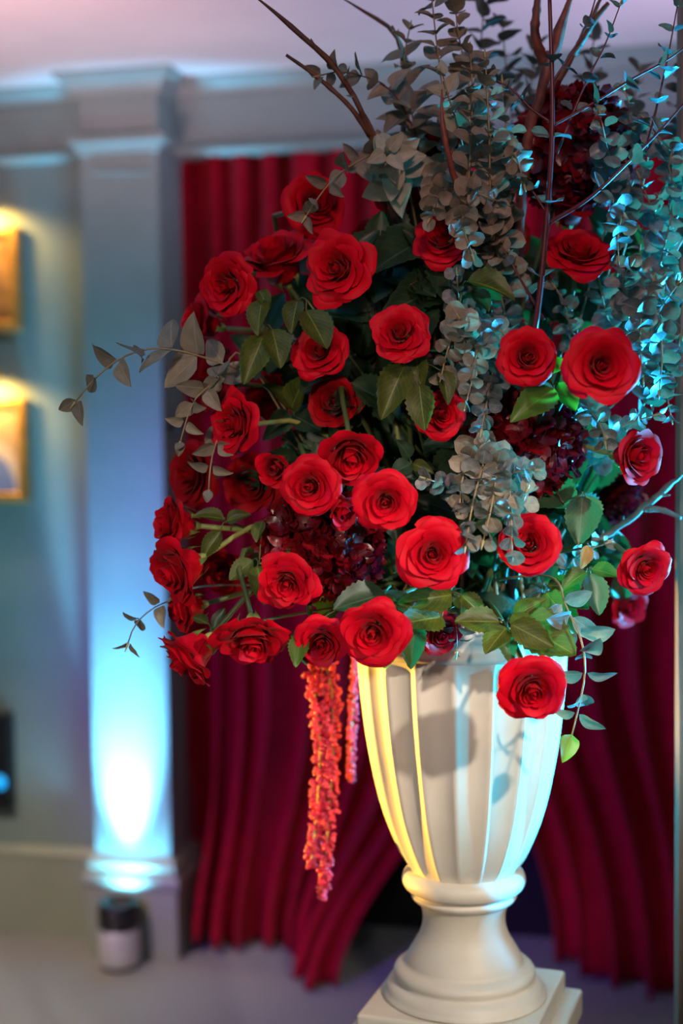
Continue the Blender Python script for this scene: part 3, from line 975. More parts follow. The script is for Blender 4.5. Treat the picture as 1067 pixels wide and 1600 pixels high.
ROSES = [
    # px, py, Y, diameter px, facing (right, up, towards camera), kind, label
    (487, 322, 1.97, 98, 0.45, 0.15, 1.0, 'classic', 'red rose crossed by a thin grey sprig, highest on the left of the bouquet'),
    (357, 446, 1.86, 98, -0.55, -0.15, 1.0, 'ruffled', 'ruffled red rose nearest the pilaster in the upper left, before the curtain'),
    (437, 412, 1.96, 114, -0.25, 0.65, 0.45, 'globe', 'red rose seen from the side between the two ruffled roses at upper left'),
    (530, 420, 1.82, 112, -0.45, 0.05, 1.0, 'ruffled2', 'large ruffled red rose at upper left with petals hanging down'),
    (625, 522, 1.76, 96, -0.10, 0.25, 1.0, 'ruffled', 'red rose with wavy petals above the two pale green leaves'),
    (692, 374, 1.86, 96, -0.25, 0.55, 1.0, 'open', 'red rose under the tall grey eucalyptus with its green stem showing below'),
    (502, 552, 1.84, 92, -0.30, 0.25, 1.0, 'classic2', 'red rose partly under a dark green leaf, left of the wavy rose'),
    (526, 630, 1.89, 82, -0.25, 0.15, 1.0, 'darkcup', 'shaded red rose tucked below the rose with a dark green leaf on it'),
    (905, 396, 1.88, 108, 0.05, 0.95, 0.85, 'open', 'wide red rose tilted upward beneath the dark burgundy hydrangea'),
    (823, 560, 1.75, 90, 0.05, 0.10, 1.0, 'classic', 'red rose left of the largest rose, with a green leaf below'),
    (940, 571, 1.67, 118, 0.02, 0.0, 1.0, 'open', 'largest open red rose, facing the camera before cyan-lit eucalyptus'),
    (686, 646, 1.81, 84, 0.35, -0.05, 1.0, 'classic2', 'red rose half covered by a pale green leaf in the middle of the bouquet'),
    (370, 662, 1.83, 100, -0.75, 0.05, 0.75, 'ruffled2', 'ruffled red rose on a bright green stem at mid left, facing left'),
    (430, 731, 1.85, 56, -0.15, -0.05, 1.0, 'bud', 'small red rosebud left of the two full roses'),
    (548, 706, 1.76, 98, 0.05, -0.62, 0.9, 'cup', 'red rose nodding downward, topmost of the central cluster of four'),
    (487, 759, 1.745, 92, -0.25, -0.05, 1.0, 'classic', 'red rose at the left of the central cluster, above the burgundy hydrangea'),
    (603, 783, 1.71, 100, -0.12, -0.12, 1.0, 'classic2', 'full red rose at the middle of the central cluster'),
    (676, 866, 1.69, 114, 0.02, 0.0, 1.0, 'open', 'large pointed-petal red rose at the lower right of the central cluster'),
    (828, 852, 1.76, 94, -0.25, 0.25, 1.0, 'classic', 'red rose behind the hanging eucalyptus sprigs, right of centre'),
    (987, 712, 1.80, 88, 0.55, -0.05, 0.9, 'cup', 'dark red rose with violet-lit edges, turned to the right on a cyan-lit stem'),
    (1004, 886, 1.79, 88, 0.25, -0.20, 1.0, 'classic2', 'violet-edged red rose farthest to the lower right'),
    (830, 1072, 1.67, 108, 0.05, -0.28, 1.0, 'classic', 'red rose hanging lowest, in front of the urn body'),
    (583, 986, 1.69, 112, -0.15, -0.15, 1.0, 'classic2', 'large red rose at the left lip of the urn'),
    (500, 1000, 1.76, 84, 0.05, -0.30, 1.0, 'classic', 'red rose behind the large rose at the urn lip, above the hanging amaranthus'),
    (449, 908, 1.73, 92, -0.10, -0.30, 1.0, 'ruffled2', 'red rose at the lower left edge of the burgundy hydrangea'),
    (393, 994, 1.77, 122, 0.05, -0.80, 0.75, 'ruffled', 'wide ruffled red rose on the lower left rim, facing downward'),
    (302, 1018, 1.82, 106, -0.70, -0.60, 0.30, 'globe', 'red rose seen from behind at the lowest left corner of the bouquet'),
    (276, 818, 1.86, 98, -0.95, 0.15, 0.42, 'globe2', 'red rose on a pale green stem, farthest to the left'),
    (286, 886, 1.83, 108, -0.75, -0.35, 0.55, 'globe', 'red rose just below the farthest left rose, on a curved green stem'),
    (294, 950, 1.90, 86, -0.85, -0.15, 0.45, 'globe2', 'red rose half hidden above the lowest left rose'),
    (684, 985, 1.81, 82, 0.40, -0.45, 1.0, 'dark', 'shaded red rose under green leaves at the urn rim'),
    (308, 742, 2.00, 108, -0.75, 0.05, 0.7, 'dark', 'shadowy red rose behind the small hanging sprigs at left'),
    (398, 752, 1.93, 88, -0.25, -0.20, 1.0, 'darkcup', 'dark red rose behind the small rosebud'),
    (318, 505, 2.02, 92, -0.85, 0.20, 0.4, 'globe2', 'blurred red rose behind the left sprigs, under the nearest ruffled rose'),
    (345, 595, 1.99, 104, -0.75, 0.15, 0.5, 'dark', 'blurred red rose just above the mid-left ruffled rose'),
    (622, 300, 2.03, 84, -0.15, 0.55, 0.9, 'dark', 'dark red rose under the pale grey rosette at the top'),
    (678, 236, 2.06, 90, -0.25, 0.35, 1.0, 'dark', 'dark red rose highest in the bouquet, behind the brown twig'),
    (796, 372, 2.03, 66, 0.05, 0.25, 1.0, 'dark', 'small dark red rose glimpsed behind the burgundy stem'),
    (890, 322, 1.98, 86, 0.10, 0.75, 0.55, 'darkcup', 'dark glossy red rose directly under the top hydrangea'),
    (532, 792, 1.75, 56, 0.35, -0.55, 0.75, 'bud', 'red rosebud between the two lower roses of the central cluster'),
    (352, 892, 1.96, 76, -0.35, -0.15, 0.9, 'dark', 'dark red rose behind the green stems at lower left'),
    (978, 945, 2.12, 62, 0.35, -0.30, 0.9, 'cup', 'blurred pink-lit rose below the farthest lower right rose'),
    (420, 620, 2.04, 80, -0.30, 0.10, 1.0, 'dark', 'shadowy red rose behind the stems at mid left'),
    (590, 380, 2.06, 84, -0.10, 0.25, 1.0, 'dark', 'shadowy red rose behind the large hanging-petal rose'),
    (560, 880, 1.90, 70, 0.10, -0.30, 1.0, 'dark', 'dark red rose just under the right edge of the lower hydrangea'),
]
for k, r in enumerate(ROSES):
    rose(*r[:8], r[8], leaves=0, smat='stem_yellow' if k in (12, 27, 28, 5, 3, 19) else 'stem')

# ================================================================== branches with leaves


def branch(name, label, cat, group, pts, kind, size, spacing, seed, t0=0.15, stem_r=0.0016, smat='euc_stem', open_=62, face=0.35, droop=0.0, taper=0.45,
           alt=False, bud=True, anchor=True, side=0.0, tipkind=None):
    rnd = random.Random(seed)
    P3 = [P(*p) if not isinstance(p, Vector) else p for p in pts]
    if anchor:
        g = rnd.uniform(0, 6.28)
        end = FOAM + Vector((0.10 * math.cos(g), 0.07 * math.sin(g), 0.02))
        m = P3[0].lerp(end, 0.5) + Vector((0, 0.04, 0.0))
        chain = [end, m] + P3
    else:
        chain = P3
    root = empty(name, Matrix.Translation(chain[0]))
    o = chain[0]
    dense, L = catmull(chain, 40)
    v_, f_ = tube_data([p - o for p in dense], stem_r * 1.5, stem_r * 0.6, 6)
    st = mesh_obj('stem', v_, f_, M[smat], root)
    cur, Lc = catmull(P3, 60)
    n = max(2, int(Lc * (1 - t0) / spacing))
    phi = rnd.uniform(0, 3.14)
    for i in range(n + 1):
        t = t0 + (1 - t0) * i / n
        k = min(58, max(1, int(t * 59)))
        p = cur[k]
        tan = (cur[k + 1] - cur[k - 1]).normalized()
        e1 = (tan.cross(ZV) if abs(tan.z) < 0.9 else tan.cross(XV)).normalized()
        e2 = tan.cross(e1)
        phi += math.pi / 2 + rnd.uniform(-0.35, 0.35)
        for q in range(1 if alt else 2):
            a = phi + q * math.pi + rnd.uniform(-0.25, 0.25)
            radial = e1 * math.cos(a) + e2 * math.sin(a)
            op = math.radians(open_ + rnd.uniform(-22, 22) - (25 if i == n else 0))
            d = tan * math.cos(op) + radial * math.sin(op) - ZV * droop
            nh = tan * math.sin(op) - radial * math.cos(op) - YV * face + Vector((rnd.uniform(-.4, .4), rnd.uniform(-.4, .4), rnd.uniform(-.4, .4))) + XV * side
            sz = size * (1 - taper * max(0, t - 0.3) / 0.7) * rnd.uniform(0.8, 1.15)
            fr = frame_from(d, nh)
            data_obj('leaf', rnd.choice(LEAF[tipkind if tipkind and i == n else kind]), root, Matrix.Translation(p - o + d.normalized() * 0.003) @ fr.to_4x4() @ Matrix.Diagonal((sz, sz, sz, 1)))
    if bud:
        p = cur[-1]
        tan = (cur[-1] - cur[-3]).normalized()
        pts_ = [p - o + tan * (0.003 * j) for j in range(5)]
        v_, f_ = tube_data(pts_, 0.0022, 0.0006, 6)
        mesh_obj('bud', v_, f_, M['euc_tip'], root)
    return tag(root, label, cat, group)


EUC = 'eucalyptus branches in the bouquet'
mm = lambda px, Y=1.9: px * Y / F
# pointed taupe eucalyptus on the left
branch('eucalyptus_branch', 'long taupe eucalyptus sprig reaching left across the pilaster', 'eucalyptus', EUC,
       [(420, 600, 1.90), (375, 578, 1.86), (330, 562, 1.84), (280, 548, 1.82), (232, 545, 1.81), (185, 562, 1.80), (145, 595, 1.79), (118, 628, 1.79)], 'point', mm(66), 0.036, 11, 0.15, face=1.3)
branch('eucalyptus_branch', 'short taupe eucalyptus sprig hanging below the long left sprig', 'eucalyptus', EUC,
       [(385, 560, 1.88), (345, 590, 1.84), (308, 620, 1.82), (292, 655, 1.81), (282, 690, 1.80)], 'point', mm(46), 0.026, 12, 0.35, face=1.1)
branch('eucalyptus_branch', 'small taupe eucalyptus tip over the shadowy left rose', 'eucalyptus', EUC,
       [(390, 640, 1.90), (350, 670, 1.85), (335, 700, 1.83), (328, 735, 1.82), (326, 765, 1.82)], 'point', mm(46), 0.024, 13, 0.4, face=1.1)
branch('eucalyptus_branch', 'drooping grey eucalyptus tip below the farthest left roses', 'eucalyptus', EUC,
       [(330, 915, 1.93), (275, 935, 1.90), (240, 950, 1.87), (212, 975, 1.86), (200, 1005, 1.85)], 'point', mm(46), 0.034, 14, 0.3, face=0.4, smat='twig_grey')
branch('eucalyptus_branch', 'grey eucalyptus sprig crossing in front of the highest left rose', 'eucalyptus', EUC,
       [(640, 250, 1.97), (590, 240, 1.93), (555, 255, 1.90), (525, 275, 1.89), (500, 305, 1.88), (478, 338, 1.87)], 'point', mm(46), 0.026, 15, 0.2, face=0.5)
branch('eucalyptus_branch', 'taupe eucalyptus branch bending left before the frieze', 'eucalyptus', EUC,
       [(655, 260, 2.00), (640, 190, 1.96), (610, 140, 1.93), (575, 122, 1.92), (535, 112, 1.91), (500, 118, 1.90)], 'point', mm(50), 0.020, 16, 0.1, face=0.7, smat='twig')
branch('eucalyptus_branch', 'dense taupe eucalyptus cluster behind the left-bending branch', 'eucalyptus', EUC,
       [(665, 290, 2.02), (650, 220, 2.0), (640, 150, 1.99), (632, 90, 1.98), (640, 45, 1.98)], 'point', mm(52), 0.018, 17, 0.1, face=0.8)
branch('eucalyptus_branch', 'pale grey eucalyptus rosette facing the camera above the left roses', 'eucalyptus', EUC,
       [(640, 300, 1.99), (625, 270, 1.93), (612, 248, 1.87), (604, 236, 1.83)], 'pale', mm(64), 0.010, 18, 0.25, face=0.9, taper=0.5, open_=82)
branch('eucalyptus_branch', 'tall taupe eucalyptus branch leaving the frame top left of the dense column', 'eucalyptus', EUC,
       [(715, 330, 1.98), (700, 230, 1.95), (690, 130, 1.93), (680, 50, 1.92), (672, -30, 1.92)], 'point', mm(48), 0.017, 19, 0.1, face=0.7)
branch('eucalyptus_branch', 'taupe eucalyptus branch at the frame top over the dense column', 'eucalyptus', EUC,
       [(755, 330, 2.0), (745, 200, 1.97), (725, 100, 1.95), (712, 20, 1.94), (718, -40, 1.94)], 'round_taupe', mm(44), 0.016, 20, 0.2, face=0.7)
branch('eucalyptus_branch', 'yellow-green eucalyptus tip beside the brown twig', 'eucalyptus', EUC,
       [(730, 290, 1.90), (715, 200, 1.84), (700, 150, 1.81), (692, 118, 1.80)], 'pale', mm(48), 0.022, 21, 0.55, face=1.1)
# round-leaved column at the top centre
for k, (lab, pts, sz) in enumerate((
        ('dense round-leaved eucalyptus column, left stem', [(740, 420, 1.90), (730, 330, 1.84), (735, 240, 1.82), (738, 150, 1.82), (735, 80, 1.82)], 36),
        ('dense round-leaved eucalyptus column, middle stem', [(760, 420, 1.90), (765, 330, 1.82), (765, 240, 1.79), (762, 160, 1.78), (758, 90, 1.79)], 36),
        ('dense round-leaved eucalyptus column, right stem', [(775, 430, 1.92), (790, 340, 1.86), (792, 260, 1.84), (790, 190, 1.84), (785, 130, 1.85)], 34),
        ('round-leaved eucalyptus tip nodding right of the dense column', [(770, 330, 1.88), (785, 260, 1.82), (800, 235, 1.79), (812, 262, 1.78), (818, 285, 1.78)], 32),
        ('eucalyptus tip with yellow buds below the dense column', [(740, 380, 1.90), (735, 330, 1.84), (735, 300, 1.80), (752, 305, 1.78), (778, 314, 1.78)], 34),
        ('round-leaved eucalyptus tip hanging over the open rose, blue on one side', [(760, 300, 1.92), (735, 310, 1.84), (722, 345, 1.79), (730, 375, 1.77), (738, 398, 1.76)], 34),
        ('small round-leaved eucalyptus tip touching the open rose from the left', [(700, 250, 1.96), (690, 290, 1.86), (680, 320, 1.81), (672, 340, 1.79)], 32),
        ('round-leaved eucalyptus sprig right of the dense column, beside the burgundy stem', [(800, 470, 1.95), (790, 420, 1.88), (775, 390, 1.84), (770, 350, 1.82)], 34))):
    branch('eucalyptus_branch', lab, 'eucalyptus', EUC, pts, 'round_taupe', mm(sz), 0.0125, 100 + k, 0.12, face=0.75, taper=0.4)
# middle of the bouquet
for k, (lab, pts, sz) in enumerate((
        ('grey eucalyptus sprig with a rosette tip right of the wavy rose', [(760, 640, 1.95), (745, 560, 1.86), (730, 520, 1.80), (718, 498, 1.77)], 44),
        ('grey eucalyptus sprig hanging between the wavy rose and the half-covered rose', [(750, 480, 1.92), (715, 510, 1.83), (700, 545, 1.80), (690, 585, 1.78)], 30),
        ('grey eucalyptus sprig hanging at the very centre of the bouquet', [(745, 500, 1.92), (745, 540, 1.83), (738, 590, 1.79), (728, 630, 1.77)], 31),
        ('grey eucalyptus sprig hanging just left of the middle hydrangea', [(770, 560, 1.92), (765, 600, 1.84), (758, 640, 1.80), (752, 672, 1.78)], 32),
        ('blue-tinted eucalyptus tip touching the rose left of the largest one', [(740, 520, 1.90), (760, 520, 1.82), (780, 515, 1.78), (792, 525, 1.77)], 30),
        ('grey eucalyptus stem below the open rose at upper centre', [(735, 560, 1.95), (722, 500, 1.88), (716, 460, 1.84), (714, 430, 1.82)], 32),
        ('shadowy eucalyptus sprig between the open rose and the burgundy stem', [(800, 560, 1.98), (790, 500, 1.92), (782, 450, 1.90), (778, 410, 1.89)], 34))):
    branch('eucalyptus_branch', lab, 'eucalyptus', EUC, pts, 'round_taupe' if k < 3 else 'round', mm(sz, 1.8), 0.0135, 130 + k, 0.12, face=0.8, taper=0.35)
# hanging tuft right of the central cluster
for k, (lab, pts, sz) in enumerate((
        ('eucalyptus sprig at the left of the hanging grey tuft', [(760, 690, 1.85), (735, 715, 1.76), (722, 750, 1.73), (718, 790, 1.71)], 34),
        ('long eucalyptus sprig of the grey tuft, hanging over the pointed rose', [(765, 690, 1.85), (752, 735, 1.74), (738, 790, 1.70), (728, 850, 1.68)], 32),
        ('eucalyptus sprig in the middle of the grey tuft', [(775, 690, 1.85), (775, 740, 1.74), (768, 790, 1.70), (755, 845, 1.68)], 34),
        ('eucalyptus sprig of the grey tuft hanging before the right-of-centre rose', [(780, 700, 1.85), (795, 750, 1.74), (798, 800, 1.70), (800, 862, 1.68)], 34),
        ('eucalyptus sprig of the grey tuft reaching right under the hydrangea', [(760, 720, 1.85), (790, 740, 1.76), (818, 735, 1.72), (836, 735, 1.70)], 33),
        ('short eucalyptus sprig of the grey tuft pointing lower right', [(760, 730, 1.85), (790, 770, 1.75), (812, 790, 1.71), (822, 770, 1.70)], 33),
        ('small shaded eucalyptus sprig between the middle rose and the tuft', [(740, 800, 1.90), (710, 770, 1.82), (685, 755, 1.78), (665, 748, 1.76)], 28))):
    branch('eucalyptus_branch', lab, 'eucalyptus', EUC, pts, 'round_taupe' if k in (0, 2, 5) else 'round', mm(sz, 1.72), 0.0150, 150 + k, 0.2, face=0.8, taper=0.3)
# cyan-lit mass at the right
RIGHT = [
    ('cyan-lit eucalyptus sprig hanging right of the wide tilted rose', [(985, 300, 1.95), (972, 335, 1.86), (965, 370, 1.83), (966, 400, 1.82)], 30),
    ('green-backed eucalyptus sprig above the largest rose', [(1000, 520, 1.95), (985, 480, 1.86), (972, 440, 1.82), (985, 415, 1.80)], 32),
    ('cyan-lit eucalyptus sprig at the right frame edge beside the top hydrangea', [(1090, 330, 1.95), (1060, 300, 1.88), (1045, 265, 1.86), (1050, 235, 1.85)], 32),
    ('round grey eucalyptus sprig left of the right-edge sprig', [(1040, 400, 1.98), (1025, 345, 1.92), (1012, 310, 1.89), (1000, 280, 1.88)], 32),
    ('bright eucalyptus sprig with white highlights at the right edge, upper', [(1020, 460, 1.95), (1032, 410, 1.90), (1040, 375, 1.88), (1050, 335, 1.87)], 32),
    ('eucalyptus sprig curling at the right edge beside the largest rose, upper', [(1000, 560, 1.95), (1020, 500, 1.86), (1040, 470, 1.84), (1058, 445, 1.83)], 32),
    ('white-lit eucalyptus sprig hanging right of the largest rose', [(1030, 420, 1.95), (1032, 500, 1.84), (1034, 560, 1.80), (1030, 610, 1.79)], 34),
    ('white-lit eucalyptus sprig touching the right side of the largest rose', [(1020, 440, 1.95), (1002, 490, 1.82), (1000, 540, 1.78), (1004, 590, 1.77)], 30),
    ('cyan-lit eucalyptus sprig below the white-lit ones at the right edge', [(1010, 560, 1.95), (1030, 590, 1.86), (1042, 620, 1.84), (1048, 650, 1.83)], 30),
    ('teal eucalyptus sprig under the largest rose, above the violet-edged rose', [(930, 720, 1.95), (955, 680, 1.86), (985, 660, 1.83), (1020, 650, 1.82)], 28),
    ('teal eucalyptus sprig close under the largest rose, pointing down', [(900, 620, 1.92), (925, 645, 1.82), (940, 668, 1.79), (945, 690, 1.78)], 26),
    ('shadowed teal eucalyptus sprig behind the green-backed one', [(970, 560, 2.0), (950, 500, 1.95), (940, 460, 1.93), (935, 430, 1.92)], 34),
    ('shadowed teal eucalyptus sprig at mid right, farther back', [(1030, 560, 2.02), (1015, 470, 1.98), (1000, 400, 1.97), (1005, 350, 1.96)], 34),
    ('teal eucalyptus sprig filling the gap above the rose left of the largest', [(900, 560, 1.98), (890, 510, 1.93), (880, 470, 1.91), (868, 450, 1.90)], 26),
    ('teal eucalyptus sprig leaning right behind the largest rose', [(960, 600, 1.97), (985, 540, 1.92), (1005, 500, 1.9), (1020, 440, 1.88)], 32),
    ('cyan-lit eucalyptus tip nearest the lower right frame edge', [(1000, 640, 1.95), (1035, 590, 1.88), (1055, 560, 1.86), (1062, 530, 1.85)], 32),
    ('dim grey eucalyptus sprig beside the top hydrangea, its buds pale', [(960, 300, 1.92), (950, 240, 1.84), (943, 205, 1.81), (938, 180, 1.80)], 28),
    ('dim eucalyptus sprig rising over the top hydrangea at right', [(1010, 260, 1.96), (985, 200, 1.90), (985, 170, 1.89), (975, 140, 1.88)], 26),
    ('cyan-edged eucalyptus sprig under the sparse red shoot at upper right', [(1080, 300, 1.95), (1050, 250, 1.90), (1030, 215, 1.88), (1010, 190, 1.87)], 30),
    ('teal eucalyptus sprig in the lower right gap beside the urn rim', [(850, 940, 1.96), (890, 880, 1.90), (915, 860, 1.88), (945, 850, 1.87)], 28),
]
for k, (lab, pts, sz) in enumerate(RIGHT):
    branch('eucalyptus_branch', lab, 'eucalyptus', EUC, pts, 'round', mm(sz), 0.0150, 200 + k, 0.1, face=0.55, taper=0.35, side=0.5, open_=70)
# sparse burgundy stems at the upper right
BUR = [
    ('tall straight burgundy eucalyptus stem crossing the whole upper right', [(812, 640, 1.88), (838, 500, 1.82), (855, 330, 1.80), (863, 180, 1.79), (858, -20, 1.79)], 30, 0.075, 0.0040, 0.35),
    ('burgundy shoot rising left off the tall straight stem to the frame top', [(858, 190, 1.80), (830, 170, 1.80), (800, 140, 1.80), (775, 125, 1.80)], 28, 0.05, 0.0014, 0.5),
    ('burgundy shoot running to the right frame edge above the hydrangea', [(865, 195, 1.80), (920, 165, 1.80), (985, 125, 1.80), (1040, 95, 1.80), (1075, 70, 1.80)], 30, 0.034, 0.0016, 0.3),
    ('burgundy shoot crossing the top hydrangea toward the upper right', [(855, 350, 1.81), (920, 310, 1.79), (985, 250, 1.78), (1030, 205, 1.78), (1070, 160, 1.78)], 28, 0.046, 0.0020, 0.35),
    ('thin burgundy shoot with small leaves at the top right of the straight stem', [(870, 240, 1.82), (915, 130, 1.82), (945, 70, 1.82), (968, 10, 1.82)], 24, 0.030, 0.0012, 0.3),
    ('thin burgundy shoot leaning right to the frame top, beside the red branch', [(862, 130, 1.82), (895, 80, 1.82), (920, 30, 1.82), (935, -20, 1.82)], 22, 0.036, 0.0013, 0.2),
    ('thin upright burgundy shoot near the right edge with round leaf pairs', [(1010, 230, 1.86), (1030, 150, 1.85), (1045, 80, 1.85), (1058, 10, 1.85)], 28, 0.026, 0.0012, 0.15),
    ('thin burgundy shoot descending left of the straight stem', [(852, 330, 1.80), (820, 280, 1.80), (795, 240, 1.80), (770, 220, 1.80)], 22, 0.05, 0.0012, 0.3),
    ('thin burgundy shoot hanging among the stems below the hydrangea', [(850, 500, 1.84), (815, 440, 1.83), (790, 395, 1.83), (770, 370, 1.83)], 26, 0.04, 0.0014, 0.3),
]
for k, (lab, pts, sz, spc, sr, t0) in enumerate(BUR):
    branch('eucalyptus_branch', lab, 'eucalyptus', EUC, pts, 'round', mm(sz, 1.8), spc, 240 + k, t0, stem_r=sr, smat='twig_burgundy', face=0.3, anchor=(k == 0), taper=0.2, open_=60)
# soft dark foliage at the back of the top right
BACK = [
    ('blurred dark foliage spray behind the red branch at the frame top', [(800, 330, 2.20), (800, 200, 2.22), (790, 100, 2.22), (785, 40, 2.22)], 46),
    ('blurred dark foliage spray left of the straight burgundy stem', [(800, 300, 2.22), (815, 200, 2.24), (830, 130, 2.24), (835, 80, 2.24)], 44),
    ('blurred foliage spray behind the thin shoots at upper right', [(900, 300, 2.22), (915, 200, 2.24), (920, 130, 2.24), (928, 60, 2.24)], 40),
    ('blurred foliage spray right of the top hydrangea', [(960, 330, 2.2), (985, 230, 2.22), (990, 160, 2.22), (1000, 110, 2.22)], 38),
    ('blurred dark foliage spray at the frame top above the dense column', [(730, 300, 2.2), (745, 150, 2.2), (752, 60, 2.2), (758, -20, 2.2)], 46),
    ('blurred foliage spray at the right edge behind the cyan sprigs', [(1030, 420, 2.15), (1050, 300, 2.15), (1060, 200, 2.15), (1062, 120, 2.15)], 34),
]
for k, (lab, pts, sz) in enumerate(BACK):
    branch('foliage_spray', lab, 'foliage', 'blurred foliage at the back of the bouquet', pts, 'round', mm(sz, 2.2), 0.022, 260 + k, 0.2, face=0.5, taper=0.3, smat='twig')
# hanging sprig beside the urn and the tiny one at its rim
branch('hanging_sprig', 'slender long-leaved sprig hanging at the right of the urn, tip bright green', 'greenery', None,
       [(855, 900, 1.84), (885, 950, 1.77), (908, 1000, 1.74), (914, 1050, 1.73), (904, 1105, 1.73), (893, 1150, 1.73)], 'long', mm(60, 1.74), 0.024, 301, 0.28, face=1.5, open_=70, taper=0.2, smat='euc_stem', tipkind='long_bright')
branch('hanging_sprig', 'tiny green sprig hanging below the urn rim at centre', 'greenery', None,
       [(705, 950, 1.82), (712, 975, 1.80), (714, 1000, 1.79), (713, 1018, 1.79)], 'long', mm(30, 1.8), 0.018, 302, 0.5, face=0.5, open_=70, stem_r=0.0008, smat='stem')

# ================================================================== rose foliage, leaf by leaf


def leaf_sprig(label, start, leaves, kind='green', group='rose leaf sprigs', seed=0, name='rose_leaf_sprig', smat='stem', anchor=True):
    """start: (px, py, Y) where the leaves spring from; leaves: (base px, base py, tip px, tip py, Y base, Y tip, kind or None)"""
    rnd = random.Random(seed)
    s3 = P(*start)
    root = empty(name, Matrix.Translation(s3))
    if anchor:
        g = rnd.uniform(0, 6.28)
        end = FOAM + Vector((0.09 * math.cos(g), 0.06 * math.sin(g), 0.02))
        c_, _l = catmull([s3, s3.lerp(end, 0.45) + Vector((0, 0.05, 0.01)), end], 14)
        v_, f_ = tube_data([p - s3 for p in c_], 0.0016, 0.0026, 6)
        mesh_obj('stem', v_, f_, M[smat], root)
    for (x0, y0, x1, y1, Y0, Y1, kd) in leaves:
        b, t = P(x0, y0, Y0), P(x1, y1, Y1)
        d = t - b
        sz = d.length
        nh = -YV * 0.8 + ZV * 0.45 + Vector((rnd.uniform(-.35, .35), 0, rnd.uniform(-.35, .35)))
        fr = frame_from(d, nh)
        lf = data_obj('leaf', rnd.choice(LEAF[kd or kind]), root, Matrix.Translation(b - s3) @ fr.to_4x4() @ Matrix.Diagonal((sz * rnd.uniform(0.95, 1.2), sz, sz, 1)))
        if (b - s3).length > 0.004:
            c_, _l = catmull([Vector((0, 0, 0)), (b - s3) * 0.5 + Vector((0, 0, 0.004)), b - s3], 8)
            v_, f_ = tube_data(c_, 0.0011, 0.0008, 5)
            mesh_obj('petiole', v_, f_, M[smat], root)
    return tag(root, label, 'leaves', group)


G = leaf_sprig
G('green rose leaves below the nearest ruffled rose at upper left', (415, 510, 1.84),
  [(412, 525, 382, 592, 1.83, 1.80, None), (425, 515, 440, 566, 1.83, 1.80, None), (410, 470, 398, 515, 1.84, 1.81, None), (405, 455, 420, 478, 1.85, 1.83, None)], seed=1)
G('dark green leaf pair hanging over the rose left of the wavy one', (480, 470, 1.83),
  [(478, 485, 512, 540, 1.82, 1.78, None), (465, 470, 452, 512, 1.84, 1.81, None)], seed=2)
G('pale green leaf pair hanging under the wavy rose', (628, 572, 1.79),
  [(632, 572, 598, 640, 1.79, 1.76, None), (618, 575, 630, 628, 1.80, 1.78, None)], seed=3)
G('large pale green leaves lying over the half-covered rose', (652, 570, 1.79),
  [(655, 600, 662, 670, 1.77, 1.74, None), (650, 555, 655, 605, 1.79, 1.77, None), (690, 580, 704, 622, 1.79, 1.77, None)], seed=4)
G('single olive leaf on the stem of the open rose at upper centre', (722, 448, 1.83), [(730, 440, 800, 446, 1.82, 1.79, None), (712, 450, 665, 430, 1.86, 1.88, 'dark'), (740, 455, 765, 480, 1.85, 1.83, 'dark')], seed=5)
G('vivid green leaf just above the middle hydrangea', (865, 605, 1.78), [(865, 608, 806, 648, 1.77, 1.73, None), (850, 590, 880, 562, 1.78, 1.74, None), (872, 598, 900, 640, 1.80, 1.78, None)], kind='bright', seed=6)
G('fan of green rose leaves above the rose hanging lowest', (790, 975, 1.78),
  [(792, 980, 758, 1018, 1.75, 1.72, None), (795, 985, 795, 1032, 1.75, 1.73, 'dark'), (798, 975, 865, 1010, 1.74, 1.71, None), (800, 970, 900, 1018, 1.76, 1.72, None),
   (780, 972, 712, 968, 1.76, 1.75, None), (770, 966, 735, 980, 1.77, 1.76, None), (805, 965, 842, 935, 1.77, 1.75, None), (800, 960, 840, 1000, 1.76, 1.73, 'bright')], seed=7)
G('olive leaves under the pointed-petal rose', (700, 930, 1.78),
  [(705, 930, 640, 938, 1.77, 1.73, None), (720, 930, 758, 960, 1.78, 1.76, None), (690, 965, 632, 968, 1.77, 1.72, None), (720, 920, 720, 960, 1.80, 1.78, 'dark')], seed=8)
G('blue-grey leaf hanging at the right of the rose on the left urn lip', (648, 965, 1.77), [(650, 968, 640, 1040, 1.75, 1.73, 'dark'), (645, 955, 600, 925, 1.78, 1.76, None)], seed=9)
G('dark glossy leaf above the rose on the left urn lip', (600, 925, 1.77), [(602, 928, 522, 948, 1.76, 1.73, 'dark'), (595, 930, 620, 960, 1.76, 1.74, None)], seed=10)
G('yellow-green leaf above the hanging amaranthus', (468, 985, 1.78), [(470, 995, 462, 1035, 1.76, 1.73, None), (455, 995, 480, 1030, 1.77, 1.75, None)], kind='bright', seed=11)
G('yellow-green leaf tip under the rose on the left urn lip', (600, 1010, 1.80), [(612, 1010, 600, 1044, 1.78, 1.77, None)], kind='bright', seed=12)
G('dark green leaf pair beside the cyan-lit stem at right', (908, 772, 1.82),
  [(910, 775, 905, 850, 1.80, 1.77, None), (915, 775, 930, 825, 1.81, 1.79, 'dark')], kind='dark', seed=13)
G('narrow teal leaves hanging left of the farthest lower right rose', (920, 890, 1.84),
  [(922, 895, 938, 960, 1.82, 1.80, 'dark'), (915, 895, 880, 912, 1.83, 1.81, None), (925, 890, 965, 895, 1.83, 1.81, None)], seed=14)
G('teal leaves over the right side of the urn rim', (850, 920, 1.86),
  [(852, 925, 880, 960, 1.83, 1.80, None), (845, 925, 835, 975, 1.84, 1.82, 'dark'), (855, 915, 905, 915, 1.85, 1.83, None), (860, 920, 920, 945, 1.86, 1.84, None),
   (848, 910, 868, 875, 1.86, 1.85, 'dark'), (850, 930, 905, 985, 1.87, 1.85, None)], seed=15)
